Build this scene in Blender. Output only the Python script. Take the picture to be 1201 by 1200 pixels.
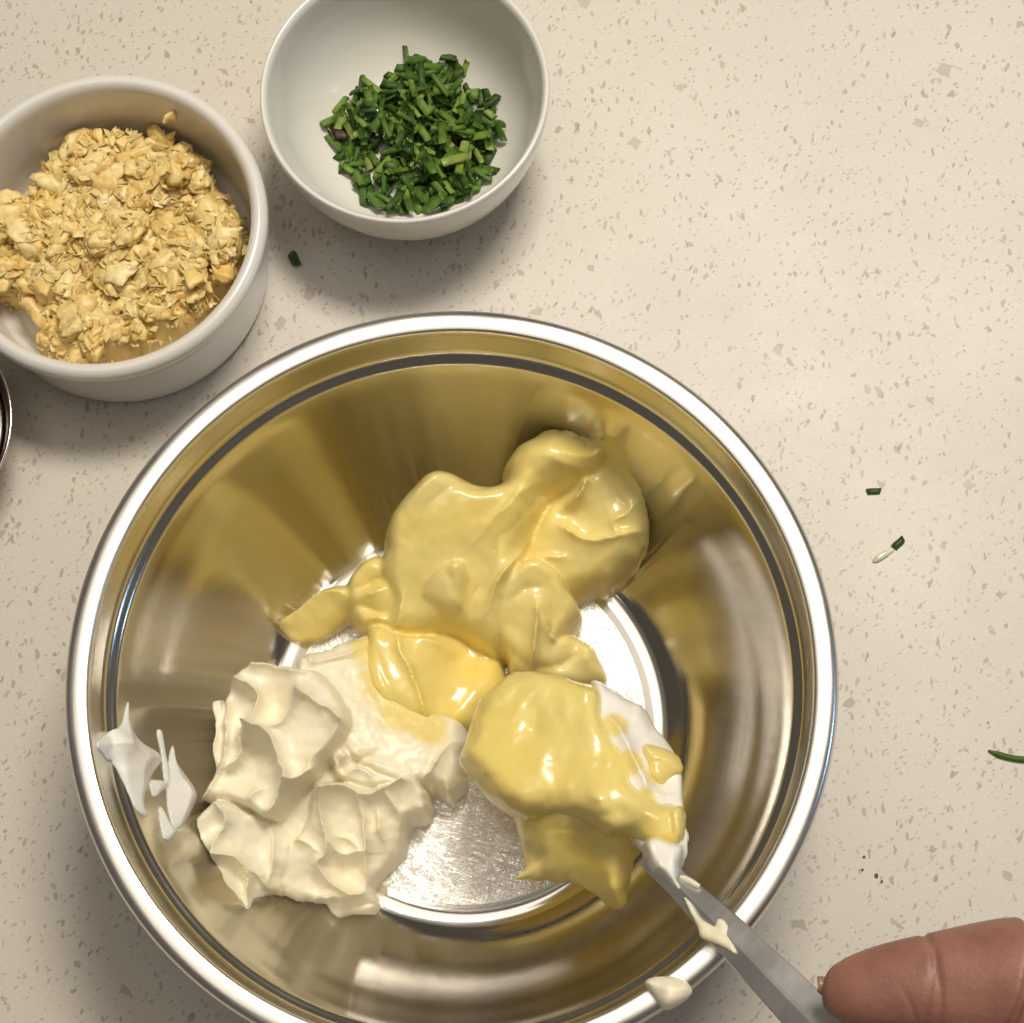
import bpy, bmesh, math, random
import numpy as np
from mathutils import Vector, Matrix

for o in list(bpy.data.objects):
    bpy.data.objects.remove(o)
scene = bpy.context.scene
COL = scene.collection
random.seed(7)
rng = np.random.default_rng(7)

# ------------------------------------------------------------------ camera
PW, PH = 1201.0, 1200.0                  # photograph size in pixels
FPX = 2321.0                             # focal length in photo pixels
NADIR = (691.5, 1264.0)                  # where "straight down" projects
CAM = np.array([0.0, 0.0, 0.638])
_d = np.array([NADIR[0]-PW/2, -(NADIR[1]-PH/2), -FPX]); _d /= np.linalg.norm(_d)
_Z = -_d
_X = np.array([1., 0, 0]) - _Z[0]*_Z; _X /= np.linalg.norm(_X)
_Y = np.cross(_Z, _X)
CR = np.stack([_X, _Y, _Z])              # world = CR @ camera
cam_data = bpy.data.cameras.new('camera')
cam = bpy.data.objects.new('camera', cam_data)
COL.objects.link(cam)
M4 = Matrix.Identity(4)
for i in range(3):
    for j in range(3):
        M4[i][j] = CR[i][j]
    M4[i][3] = CAM[i]
cam.matrix_world = M4
cam_data.sensor_fit = 'HORIZONTAL'
cam_data.sensor_width = 36.0
cam_data.lens = 36.0*FPX/PW
cam_data.clip_start = 0.01
cam_data.clip_end = 20
scene.camera = cam

def ray(px, py):
    v = CR @ np.array([px-PW/2, -(py-PH/2), -FPX])
    return v/np.linalg.norm(v)
def P(px, py, z):
    """pixel direction met with the level z (metres)"""
    v = ray(px, py)
    return CAM + v*((z-CAM[2])/v[2])

# ------------------------------------------------------------------ world, lamps, exposure
world = bpy.data.worlds.new('World'); scene.world = world
world.use_nodes = True
wn = world.node_tree
bg = wn.nodes['Background']
bg.inputs['Color'].default_value = (1.0, 0.90, 0.77, 1)
bg.inputs['Strength'].default_value = 0.11

def area(name, loc, target, sx, sy, power, color):
    l = bpy.data.lights.new(name, 'AREA'); l.shape = 'RECTANGLE'
    l.size = sx; l.size_y = sy; l.energy = power; l.color = color
    o = bpy.data.objects.new(name, l); COL.objects.link(o)
    o.location = loc
    o.rotation_euler = (Vector(target)-Vector(loc)).to_track_quat('-Z', 'Y').to_euler()
    return o
key = area('ceiling_lamp', (0.20, 0.62, 1.25), (0.06, 0.30, 0), 0.42, 0.24, 6.0, (1.0, 0.925, 0.80))
key.data.spread = math.radians(120)
area('ceiling_lamp', (-0.05, 0.35, 1.70), (-0.03, 0.20, 0), 1.4, 1.2, 6.5, (1.0, 0.92, 0.80))
area('window_light', (1.1, 0.10, 0.55), (-0.03, 0.12, 0.05), 0.10, 0.25, 1.1, (0.36, 0.62, 1.0))

scene.view_settings.view_transform = 'Standard'
scene.view_settings.look = 'None'
scene.view_settings.exposure = 0.0
scene.view_settings.gamma = 1.0
scene.view_settings.use_curve_mapping = False
scene.render.resolution_x = 1024
scene.render.resolution_y = 1023
scene.render.engine = 'CYCLES'
scene.cycles.max_bounces = 7
scene.cycles.diffuse_bounces = 3
scene.cycles.glossy_bounces = 6

# ------------------------------------------------------------------ material helpers
def new_mat(name):
    m = bpy.data.materials.new(name); m.use_nodes = True
    nt = m.node_tree
    b = nt.nodes['Principled BSDF']
    return m, nt, b
def node(nt, typ, **kw):
    n = nt.nodes.new(typ)
    for k, v in kw.items():
        if k in n.inputs:
            n.inputs[k].default_value = v
        else:
            setattr(n, k, v)
    return n
def link(nt, a, ao, b, bi):
    nt.links.new(a.outputs[ao], b.inputs[bi])
def ramp(nt, stops):
    r = nt.nodes.new('ShaderNodeValToRGB')
    e = r.color_ramp.elements
    while len(e) < len(stops):
        e.new(0.5)
    for k, (p, c) in enumerate(stops):
        e[k].position = p
        e[k].color = (*c, 1) if len(c) == 3 else c
    return r
def coords(nt, out='Object'):
    t = nt.nodes.new('ShaderNodeTexCoord'); return t, out
def bump(nt, b, src, out, strength, dist, prev=None):
    n = nt.nodes.new('ShaderNodeBump')
    n.inputs['Strength'].default_value = strength
    n.inputs['Distance'].default_value = dist
    nt.links.new(src.outputs[out], n.inputs['Height'])
    if prev is not None:
        nt.links.new(prev.outputs['Normal'], n.inputs['Normal'])
    nt.links.new(n.outputs['Normal'], b.inputs['Normal'])
    return n
def math_node(nt, op, a=None, b=None, va=0.5, vb=0.5, clamp=False):
    n = nt.nodes.new('ShaderNodeMath'); n.operation = op; n.use_clamp = clamp
    n.inputs[0].default_value = va; n.inputs[1].default_value = vb
    if a is not None: nt.links.new(a, n.inputs[0])
    if b is not None: nt.links.new(b, n.inputs[1])
    return n.outputs[0]
def mix_color(nt, fac, a, b, va=None, vb=None, blend='MIX'):
    n = nt.nodes.new('ShaderNodeMix'); n.data_type = 'RGBA'; n.blend_type = blend
    if fac is not None:
        if isinstance(fac, float): n.inputs[0].default_value = fac
        else: nt.links.new(fac, n.inputs[0])
    if a is not None: nt.links.new(a, n.inputs[6])
    else: n.inputs[6].default_value = (*va, 1)
    if b is not None: nt.links.new(b, n.inputs[7])
    else: n.inputs[7].default_value = (*vb, 1)
    return n.outputs[2]

# ---- quartz worktop
def mat_quartz():
    m, nt, b = new_mat('quartz')
    tc, o = coords(nt)
    base = node(nt, 'ShaderNodeTexNoise', Scale=9.0, Detail=4.0)
    link(nt, tc, o, base, 'Vector')
    rb = ramp(nt, [(0.3, (0.625, 0.578, 0.505)), (0.7, (0.67, 0.622, 0.55))])
    link(nt, base, 'Fac', rb, 'Fac')
    col = rb.outputs['Color']
    fine = node(nt, 'ShaderNodeTexNoise', Scale=900.0, Detail=2.0)
    link(nt, tc, o, fine, 'Vector')
    rf = ramp(nt, [(0.35, (0.965, 0.965, 0.965)), (0.65, (1.03, 1.025, 1.02))])
    link(nt, fine, 'Fac', rf, 'Fac')
    col = mix_color(nt, 1.0, col, rf.outputs['Color'], blend='MULTIPLY')
    # flecks: random cells of a jittered Voronoi, angular outline
    def flecks(scale, keep, size, color_a, color_b, amount, seed, stretch=(1, 1), warp=0.3):
        nonlocal col
        mp = node(nt, 'ShaderNodeMapping')
        mp.inputs['Location'].default_value = (seed*3.1, seed*1.7, seed*0.37)
        vr0 = nt.nodes.new('ShaderNodeVectorRotate'); vr0.rotation_type = 'Z_AXIS'
        vr0.inputs['Angle'].default_value = seed*1.07+0.35
        link(nt, tc, o, vr0, 'Vector')
        mp.inputs['Scale'].default_value = (stretch[0], stretch[1], 0.0)
        link(nt, vr0, 'Vector', mp, 'Vector')
        nz = node(nt, 'ShaderNodeTexNoise', Scale=scale*1.6, Detail=1.0)
        link(nt, mp, 'Vector', nz, 'Vector')
        off = nt.nodes.new('ShaderNodeVectorMath'); off.operation = 'SCALE'
        link(nt, nz, 'Color', off, 0); off.inputs['Scale'].default_value = warp/scale
        add = nt.nodes.new('ShaderNodeVectorMath'); add.operation = 'ADD'
        link(nt, mp, 'Vector', add, 0); nt.links.new(off.outputs[0], add.inputs[1])
        v = node(nt, 'ShaderNodeTexVoronoi', Scale=scale)
        v.distance = 'MANHATTAN' if scale < 250 else 'EUCLIDEAN'
        nt.links.new(add.outputs[0], v.inputs['Vector'])
        sep = nt.nodes.new('ShaderNodeSeparateColor'); link(nt, v, 'Color', sep, 0)
        on = math_node(nt, 'LESS_THAN', sep.outputs[0], None, vb=keep)
        szr = math_node(nt, 'MULTIPLY_ADD', sep.outputs[1], None, vb=size*0.75)
        nt.nodes[-1].inputs[2].default_value = size*0.25
        dd = math_node(nt, 'SUBTRACT', szr, v.outputs['Distance'])
        inside = math_node(nt, 'MULTIPLY', dd, None, vb=30.0, clamp=True)
        f = math_node(nt, 'MULTIPLY', on, inside)
        f2 = math_node(nt, 'MULTIPLY', f, None, vb=amount)
        vr = math_node(nt, 'MULTIPLY_ADD', sep.outputs[2], None, vb=0.6)
        nt.nodes[-1].inputs[2].default_value = 0.4
        f3 = math_node(nt, 'MULTIPLY', f2, vr)
        fc = mix_color(nt, sep.outputs[2], None, None, color_a, color_b)
        col = mix_color(nt, f3, col, fc)
    flecks(105, 0.15, 0.40, (0.33, 0.28, 0.19), (0.44, 0.385, 0.275), 1.0, 1, (1.0, 0.85), warp=0.55)
    flecks(165, 0.17, 0.46, (0.28, 0.23, 0.155), (0.40, 0.34, 0.24), 0.9, 2, (1.5, 0.9), warp=0.6)
    flecks(280, 0.16, 0.40, (0.22, 0.175, 0.12), (0.34, 0.28, 0.20), 0.85, 3, (1.8, 0.8), warp=0.7)
    flecks(300, 0.14, 0.40, (0.22, 0.18, 0.125), (0.36, 0.29, 0.205), 0.85, 4, (0.75, 1.6), warp=0.7)
    flecks(330, 0.14, 0.38, (0.25, 0.20, 0.14), (0.38, 0.31, 0.22), 0.8, 7, (0.8, 1.5), warp=0.7)
    flecks(620, 0.34, 0.42, (0.23, 0.185, 0.13), (0.38, 0.31, 0.225), 0.75, 5, (0.65, 1.4), warp=0.6)
    flecks(200, 0.04, 0.30, (0.13, 0.095, 0.062), (0.22, 0.165, 0.11), 0.9, 6, warp=0.7)
    nt.links.new(col, b.inputs['Base Color'])
    rn = node(nt, 'ShaderNodeTexNoise', Scale=22.0, Detail=6.0, Roughness=0.65)
    link(nt, tc, o, rn, 'Vector')
    rr = ramp(nt, [(0.35, (0.38,)*3), (0.7, (0.46,)*3)])
    link(nt, rn, 'Fac', rr, 'Fac'); nt.links.new(rr.outputs['Color'], b.inputs['Roughness'])
    b.inputs['Specular IOR Level'].default_value = 0.32
    bump(nt, b, fine, 'Fac', 0.012, 0.0004)
    return m

# ---- stainless steel, three finishes
def mat_steel(name, rough, kind, tint=(0.52, 0.49, 0.435)):
    m, nt, b = new_mat(name)
    b.inputs['Metallic'].default_value = 1.0
    tc, o = coords(nt)
    sep = nt.nodes.new('ShaderNodeSeparateXYZ'); link(nt, tc, o, sep, 0)
    x, y, z = sep.outputs
    ang = math_node(nt, 'ARCTAN2', y, x)
    r2 = math_node(nt, 'ADD', math_node(nt, 'MULTIPLY', x, x), math_node(nt, 'MULTIPLY', y, y))
    rad = math_node(nt, 'SQRT', r2)
    t = math_node(nt, 'ADD', rad, z)                     # runs along the profile
    comb = nt.nodes.new('ShaderNodeCombineXYZ')
    nt.links.new(math_node(nt, 'MULTIPLY', ang, None, vb=0.9), comb.inputs[0])
    nt.links.new(math_node(nt, 'MULTIPLY', t, None, vb=420.0), comb.inputs[1])
    br = node(nt, 'ShaderNodeTexNoise', Scale=4.0, Detail=5.0, Roughness=0.6)
    link(nt, comb, 0, br, 'Vector')
    prev = bump(nt, b, br, 'Fac', {'wall': 0.07, 'rim': 0.12, 'floor': 0.03}.get(kind, 0.05), 0.0003)
    blot = node(nt, 'ShaderNodeTexNoise', Scale=28.0, Detail=5.0)
    link(nt, tc, o, blot, 'Vector')
    rr = ramp(nt, [(0.3, (rough*0.75,)*3), (0.75, (rough*1.35,)*3)])
    link(nt, blot, 'Fac', rr, 'Fac')
    rough_out = rr.outputs['Color']
    if kind in ('floor', 'wall'):
        # hairline scratches in many directions
        total = None
        n_l = 8 if kind == 'floor' else 2
        for k in range(n_l):
            vr_ = nt.nodes.new('ShaderNodeVectorRotate'); vr_.rotation_type = 'Z_AXIS'
            vr_.inputs['Angle'].default_value = 0.45*k+0.2+0.13*(k % 2)
            link(nt, tc, o, vr_, 'Vector')
            mp = node(nt, 'ShaderNodeMapping')
            mp.inputs['Location'].default_value = (k*0.31, k*0.17, k*1.3)
            mp.inputs['Scale'].default_value = (16, 620, 1)
            link(nt, vr_, 'Vector', mp, 'Vector')
            nz = node(nt, 'ShaderNodeTexNoise', Scale=1.0, Detail=2.0, Distortion=0.25)
            link(nt, mp, 'Vector', nz, 'Vector')
            d = math_node(nt, 'ABSOLUTE', math_node(nt, 'SUBTRACT', nz.outputs['Fac'], None, vb=0.5+0.012*(k % 3)))
            ln = math_node(nt, 'SUBTRACT', None, math_node(nt, 'MULTIPLY', d, None, vb=48.0), va=1.0, clamp=True)
            total = ln if total is None else math_node(nt, 'MAXIMUM', total, ln)
        bn = nt.nodes.new('ShaderNodeBump')
        bn.inputs['Strength'].default_value = 0.30 if kind == 'floor' else 0.015
        bn.inputs['Distance'].default_value = 0.00016
        bn.invert = True
        nt.links.new(total, bn.inputs['Height'])
        nt.links.new(prev.outputs['Normal'], bn.inputs['Normal'])
        nt.links.new(bn.outputs['Normal'], b.inputs['Normal'])
        ra = math_node(nt, 'MULTIPLY_ADD', total, None, vb=0.16 if kind == 'floor' else 0.03)
        nt.links.new(rough_out, nt.nodes[-1].inputs[2])
        rough_out = ra
    nt.links.new(rough_out, b.inputs['Roughness'])
    b.inputs['Base Color'].default_value = (*tint, 1)
    return m

def mat_ceramic(name, color):
    m, nt, b = new_mat(name)
    tc, o = coords(nt)
    n = node(nt, 'ShaderNodeTexNoise', Scale=30.0, Detail=4.0); link(nt, tc, o, n, 'Vector')
    c = ramp(nt, [(0.3, tuple(v*0.95 for v in color)), (0.7, color)])
    link(nt, n, 'Fac', c, 'Fac'); link(nt, c, 'Color', b, 'Base Color')
    b.inputs['Roughness'].default_value = 0.22
    b.inputs['Coat Weight'].default_value = 0.25
    b.inputs['Coat Roughness'].default_value = 0.1
    n2 = node(nt, 'ShaderNodeTexNoise', Scale=160.0, Detail=2.0); link(nt, tc, o, n2, 'Vector')
    bump(nt, b, n2, 'Fac', 0.05, 0.0006)
    return m

def mat_cream(name, c0, c1, rough, sss, radius, scale, nscale=60, bumps=0.12, coat=0.0):
    m, nt, b = new_mat(name)
    tc, o = coords(nt)
    n = node(nt, 'ShaderNodeTexNoise', Scale=nscale, Detail=4.0, Distortion=0.8); link(nt, tc, o, n, 'Vector')
    c = ramp(nt, [(0.32, c0), (0.68, c1)])
    link(nt, n, 'Fac', c, 'Fac'); link(nt, c, 'Color', b, 'Base Color')
    b.inputs['Roughness'].default_value = rough
    b.inputs['Subsurface Weight'].default_value = sss
    b.inputs['Subsurface Radius'].default_value = radius
    b.inputs['Subsurface Scale'].default_value = scale
    b.inputs['Coat Weight'].default_value = coat
    b.inputs['Coat Roughness'].default_value = 0.12
    n2 = node(nt, 'ShaderNodeTexNoise', Scale=260.0, Detail=3.0, Distortion=0.6); link(nt, tc, o, n2, 'Vector')
    bump(nt, b, n2, 'Fac', bumps, 0.0008)
    return m

MQ = mat_quartz()
M_WALL = mat_steel('brushed_steel_wall', 0.085, 'wall')
M_RIM = mat_steel('brushed_steel_rim', 0.30, 'rim', (0.78, 0.75, 0.71))
M_FLOOR = mat_steel('scratched_steel_floor', 0.20, 'floor', (0.64, 0.61, 0.57))
M_STEP = mat_steel('brushed_steel_step', 0.20, 'rim', (0.60, 0.57, 0.51))
M_RING = mat_steel('polished_steel_ring', 0.16, 'ring', (0.84, 0.81, 0.77))
M_SPOON = mat_steel('spoon_steel', 0.34, 'spoon', (0.82, 0.81, 0.79))
M_CER = mat_ceramic('white_glaze', (0.78, 0.75, 0.70))
M_CER2 = mat_ceramic('warm_white_glaze', (0.80, 0.77, 0.71))
M_MAYO = mat_cream('mayonnaise', (0.83, 0.70, 0.30), (0.88, 0.69, 0.19), 0.24, 0.28, (1.0, 0.85, 0.5), 0.003, 22, 0.06, 0.25)
M_CREAM = mat_cream('cream_cheese', (0.88, 0.80, 0.575), (0.91, 0.845, 0.67), 0.38, 0.25, (1.0, 0.72, 0.3), 0.0025, 50, 0.10)
M_WHITE = mat_cream('white_cream', (0.87, 0.84, 0.76), (0.90, 0.87, 0.80), 0.34, 0.35, (1.0, 0.85, 0.6), 0.003, 60, 0.12)

def yellow_run(m, pts, radius):
    """mayonnaise smeared into the cream around a few points in the bowl"""
    nt = m.node_tree; b = nt.nodes['Principled BSDF']
    src = b.inputs['Base Color'].links[0].from_socket
    tc = nt.nodes.new('ShaderNodeTexCoord')
    nz = node(nt, 'ShaderNodeTexNoise', Scale=120.0, Detail=3.0); link(nt, tc, 'Object', nz, 'Vector')
    best = None
    for p in pts:
        d = nt.nodes.new('ShaderNodeVectorMath'); d.operation = 'DISTANCE'
        link(nt, tc, 'Object', d, 0); d.inputs[1].default_value = tuple(p)
        best = d.outputs['Value'] if best is None else math_node(nt, 'MINIMUM', best, d.outputs['Value'])
    f = math_node(nt, 'DIVIDE', best, None, vb=radius)
    f = math_node(nt, 'ADD', f, math_node(nt, 'MULTIPLY_ADD', nz.outputs['Fac'], None, vb=0.7))
    nt.nodes[-2].inputs[2].default_value = -0.35
    mr = nt.nodes.new('ShaderNodeMapRange'); mr.interpolation_type = 'SMOOTHSTEP'
    nt.links.new(f, mr.inputs[0]); mr.inputs[1].default_value = 0.6; mr.inputs[2].default_value = 1.15
    mr.inputs[3].default_value = 1.0; mr.inputs[4].default_value = 0.0
    c = mix_color(nt, mr.outputs[0], src, None, vb=(0.84, 0.69, 0.27))
    nt.links.new(c, b.inputs['Base Color'])
M_SCOOP = mat_cream('spoon_cream', (0.87, 0.84, 0.76), (0.90, 0.87, 0.80), 0.32, 0.3, (1.0, 0.85, 0.6), 0.003, 60, 0.10)
yellow_run(M_SCOOP, [P(722, 850, 0.067), P(738, 895, 0.070), P(758, 940, 0.074), P(775, 908, 0.070), P(772, 985, 0.080)], 0.0045)
yellow_run(M_CREAM, [P(436, 762, 0.026), P(446, 800, 0.027), P(470, 835, 0.027), P(505, 850, 0.026)], 0.0075)

# ------------------------------------------------------------------ mesh helpers
def mesh_obj(name, verts, faces, mat, parent=None, smooth=True, loc=None):
    me = bpy.data.meshes.new(name)
    me.from_pydata([tuple(v) for v in verts], [], [tuple(f) for f in faces])
    me.update()
    if smooth:
        me.polygons.foreach_set('use_smooth', [True]*len(me.polygons))
    if mat is not None: me.materials.append(mat)
    o = bpy.data.objects.new(name, me); COL.objects.link(o)
    if parent is not None: o.parent = parent
    if loc is not None: o.location = loc
    return o
def tag(o, label, cat, group=None, kind=None):
    if label: o['label'] = label
    if cat: o['category'] = cat
    if group: o['group'] = group
    if kind: o['kind'] = kind
    return o
def empty(name, loc, label, cat, group=None):
    e = bpy.data.objects.new(name, None); COL.objects.link(e)
    e.location = loc; e.empty_display_size = 0.01
    return tag(e, label, cat, group)
def spline(pts, n=6, closed=False):
    """Catmull-Rom through the points"""
    p = [np.array(q, float) for q in pts]; out = []
    N = len(p)
    for i in range(N if closed else N-1):
        if closed:
            a, b_, c, d = p[(i-1) % N], p[i], p[(i+1) % N], p[(i+2) % N]
        else:
            a, b_, c, d = p[max(i-1, 0)], p[i], p[i+1], p[min(i+2, N-1)]
        for k in range(n):
            t = k/n
            out.append(0.5*((2*b_)+(-a+c)*t+(2*a-5*b_+4*c-d)*t*t+(-a+3*b_-3*c+d)*t**3))
    if not closed: out.append(p[-1])
    return out
def lathe(name, prof, mat, parent, seg=160, mm=True, wob=0.0):
    s = 0.001 if mm else 1.0
    V, F = [], []
    idx = []
    for (r, z) in prof:
        if r < 1e-6:
            idx.append([len(V)]*seg); V.append((0, 0, z*s))
        else:
            row = []
            for k in range(seg):
                a = 2*math.pi*k/seg
                rr = r*(1+wob*math.sin(2*a+0.6)+wob*0.5*math.sin(3*a))
                row.append(len(V)); V.append((rr*s*math.cos(a), rr*s*math.sin(a), z*s))
            idx.append(row)
    for i in range(len(idx)-1):
        A, B = idx[i], idx[i+1]
        for k in range(seg):
            q = [A[k], A[(k+1) % seg], B[(k+1) % seg], B[k]]
            q2 = []
            for v in q:
                if v not in q2: q2.append(v)
            if len(q2) >= 3: F.append(q2)
    return mesh_obj(name, V, F, mat, parent)

# value noise in numpy, for shaping
def vnoise(x, y, seed=0):
    xi = np.floor(x).astype(np.int64); yi = np.floor(y).astype(np.int64)
    fx = x-xi; fy = y-yi
    fx = fx*fx*fx*(fx*(fx*6-15)+10); fy = fy*fy*fy*(fy*(fy*6-15)+10)
    def h(a, b):
        n = (a*374761393+b*668265263+seed*974711) & 0x7fffffff
        n = ((n ^ (n >> 13))*1274126177) & 0x7fffffff
        n = (n ^ (n >> 16)) & 0xffff
        return n/32767.5-1
    return (h(xi, yi)*(1-fx)+h(xi+1, yi)*fx)*(1-fy)+(h(xi, yi+1)*(1-fx)+h(xi+1, yi+1)*fx)*fy
def fbm(x, y, scale, oct=3, seed=0):
    s = 0; a = 1.0
    for k in range(oct):
        s = s+a*vnoise(x/scale+13.7*k, y/scale-7.3*k, seed+k*17); a *= 0.5; scale *= 0.5
    return s
def sdf(X, Y, poly):
    """signed distance to a polygon, negative inside"""
    d = np.full(X.shape, 1e9); inside = np.zeros(X.shape, bool)
    n = len(poly)
    for i in range(n):
        ax, ay = poly[i][:2]; bx, by = poly[(i+1) % n][:2]
        ex, ey = bx-ax, by-ay
        L = ex*ex+ey*ey+1e-18
        t = np.clip(((X-ax)*ex+(Y-ay)*ey)/L, 0, 1)
        d = np.minimum(d, (X-ax-t*ex)**2+(Y-ay-t*ey)**2)
        c = ((ay > Y) != (by > Y)) & (X < (bx-ax)*(Y-ay)/(by-ay+1e-18)+ax)
        inside ^= c
    d = np.sqrt(d)
    return np.where(inside, -d, d)

# ================================================================== SETTING
ct = bpy.data.meshes.new('countertop')
bm = bmesh.new(); bmesh.ops.create_cube(bm, size=1.0)
bmesh.ops.scale(bm, vec=(1.5, 1.3, 0.03), verts=bm.verts)
bmesh.ops.translate(bm, vec=(0, 0.2, -0.015), verts=bm.verts)
bmesh.ops.bevel(bm, geom=bm.edges[:], offset=0.002, segments=2)
bm.to_mesh(ct); bm.free(); ct.materials.append(MQ)
counter = bpy.data.objects.new('countertop', ct); COL.objects.link(counter)
counter['kind'] = 'structure'

# ================================================================== STEEL MIXING BOWL
BC = np.array([-0.0386, 0.1106])
FLOOR_PTS = [(0, 2.9), (20, 2.9), (40, 2.85), (52, 2.75), (58.0, 2.6)]
RING_PTS = [(58.0, 2.6), (59.3, 2.25), (61, 1.85), (62.8, 1.85), (64.2, 2.2), (65, 2.5)]
WALL_PTS = [(65, 2.5), (67, 3.3), (70, 5.0), (74, 8.2), (78, 12.5), (82, 18.5), (86, 26.5), (89.6, 36), (92.4, 46), (95.0, 56), (97.0, 65), (98.3, 70.2)]
STEP_PTS = [(98.3, 70.2), (98.6, 71.2), (99.2, 71.9), (100.2, 72.5), (101.1, 73.3), (101.6, 74.6), (101.9, 76.5), (102.3, 80), (102.7, 84.2)]
RIM_PTS = [(102.7, 84.2), (102.75, 86.6), (102.95, 87.6), (103.5, 88.1), (105, 88.45), (107, 88.5), (108.6, 88.1), (109.6, 87.0), (110, 85.2), (109.6, 83.4), (108.0, 82.4), (106, 82.0), (104.2, 81.6)]
OUT_PTS = [(104.2, 81.6), (103.4, 78), (102.6, 74.5), (101.2, 72.2), (98.6, 70.6), (97.9, 68), (96.4, 60), (93.6, 47), (90.6, 36), (87, 26), (83, 17.8), (79, 11.6), (75, 7.2), (71, 4.0), (67.5, 1.6), (65, 0.6), (62, 0.2), (58, 1.0), (0, 1.2)]
fl = spline(FLOOR_PTS, 3); rg = spline(RING_PTS, 4); wl = spline(WALL_PTS, 4); st = spline(STEP_PTS, 4); rm = spline(RIM_PTS, 4); ou = spline(OUT_PTS, 3)
bowl = empty('mixing_bowl', (BC[0], BC[1], 0), 'large shiny stainless steel mixing bowl holding the yellow and white spreads', 'bowl')
wall_o = lathe('wall', wl, M_WALL, bowl, 220)
lathe('step_ring', st, M_STEP, bowl, 220)
lathe('base_disc', fl, M_FLOOR, bowl, 220)
lathe('base_ring', rg, M_RING, bowl, 220)
lathe('rolled_rim', rm, M_RIM, bowl, 220)
lathe('outer_shell', ou, M_WALL, bowl, 160)
_in = np.array(fl+rg[1:]+wl[1:]+st[1:])
PR, PZ = _in[:, 0]*0.001, _in[:, 1]*0.001
def bowl_z(x, y):
    r = np.hypot(x-BC[0], y-BC[1])
    return np.interp(r, PR, PZ, right=0.12)
def hit_bowl(px, py):
    """where a pixel's line meets the inside of the steel bowl"""
    v = ray(px, py)
    t = np.linspace(0.45, 0.75, 1500)
    p = CAM[None]+v[None]*t[:, None]
    g = p[:, 2]-bowl_z(p[:, 0], p[:, 1])
    k = np.argmax(g < 0)
    if g[k] >= 0: return P(px, py, 0.0885)
    a = g[k-1]/(g[k-1]-g[k]+1e-12)
    return p[k-1]+(p[k]-p[k-1])*a

# ================================================================== SPREADS (height-sculpted masses, voxel-remeshed)
def px_poly(poly, z, smooth=0):
    q = [P(a, b, z)[:2] for a, b in poly]
    return spline(q, smooth, True) if smooth else q
def plane3(p):
    """height function through one or three (px, py, z mm) points"""
    if len(p) == 1:
        z0 = p[0][2]*0.001
        return lambda X, Y: np.full(X.shape, z0)
    Q = np.array([list(P(a, b, z*0.001)) for a, b, z in p])
    A = np.c_[Q[:, :2], np.ones(len(Q))]
    k = np.linalg.lstsq(A, Q[:, 2], rcond=None)[0]
    return lambda X, Y: k[0]*X+k[1]*Y+k[2]
def facet(X, Y, f):
    """scooped facet: (px, py, z mm, slope along px-right, slope along px-down, curvature along angle, curvature across, angle deg)"""
    px, py, z, gx, gy, ka, kb, ang = f
    p = P(px, py, z*0.001)
    dx, dy = X-p[0], Y-p[1]
    a = math.radians(ang)
    u = dx*math.cos(a)-dy*math.sin(a); v = dx*math.sin(a)+dy*math.cos(a)
    return p[2]+gx*dx-gy*dy+3.0*(ka*u*u+kb*v*v)
def smax(a, b, k):
    if k <= 0: return np.maximum(a, b)
    h = np.clip(0.5+0.5*(a-b)/k, 0, 1)
    return b+(a-b)*h+k*h*(1-h)
def ridge(WX, WY, r, amp=1.0, crisp=0.0):
    """crest (or groove) along a pixel path: (points, level mm, height mm, fall left mm, fall right mm[, end weights])"""
    pts, z, A, sl, sr = r[:5]
    q = [P(a, b, z*0.001)[:2] for a, b in pts]
    q = spline(q, 4)
    ends = r[5] if len(r) > 5 else (0.25, 1.0, 0.25)
    D = np.full(WX.shape, 1e9); SG = np.zeros(WX.shape); T = np.zeros(WX.shape)
    n = len(q)-1
    for i in range(n):
        ax, ay = q[i]; ex, ey = q[i+1]-q[i]
        L = ex*ex+ey*ey+1e-18
        t = np.clip(((WX-ax)*ex+(WY-ay)*ey)/L, 0, 1)
        dx, dy = WX-ax-t*ex, WY-ay-t*ey
        d = np.hypot(dx, dy)
        m = d < D
        D = np.where(m, d, D); SG = np.where(m, ex*dy-ey*dx, SG); T = np.where(m, (i+t)/n, T)
    s = np.where(SG > 0, sl, sr)*0.001
    return (A if A < 0 else A*amp)*0.001*np.interp(T, np.linspace(0, 1, len(ends)), ends)*(np.exp(-D/s)+crisp*np.exp(-D/0.0007))
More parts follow.
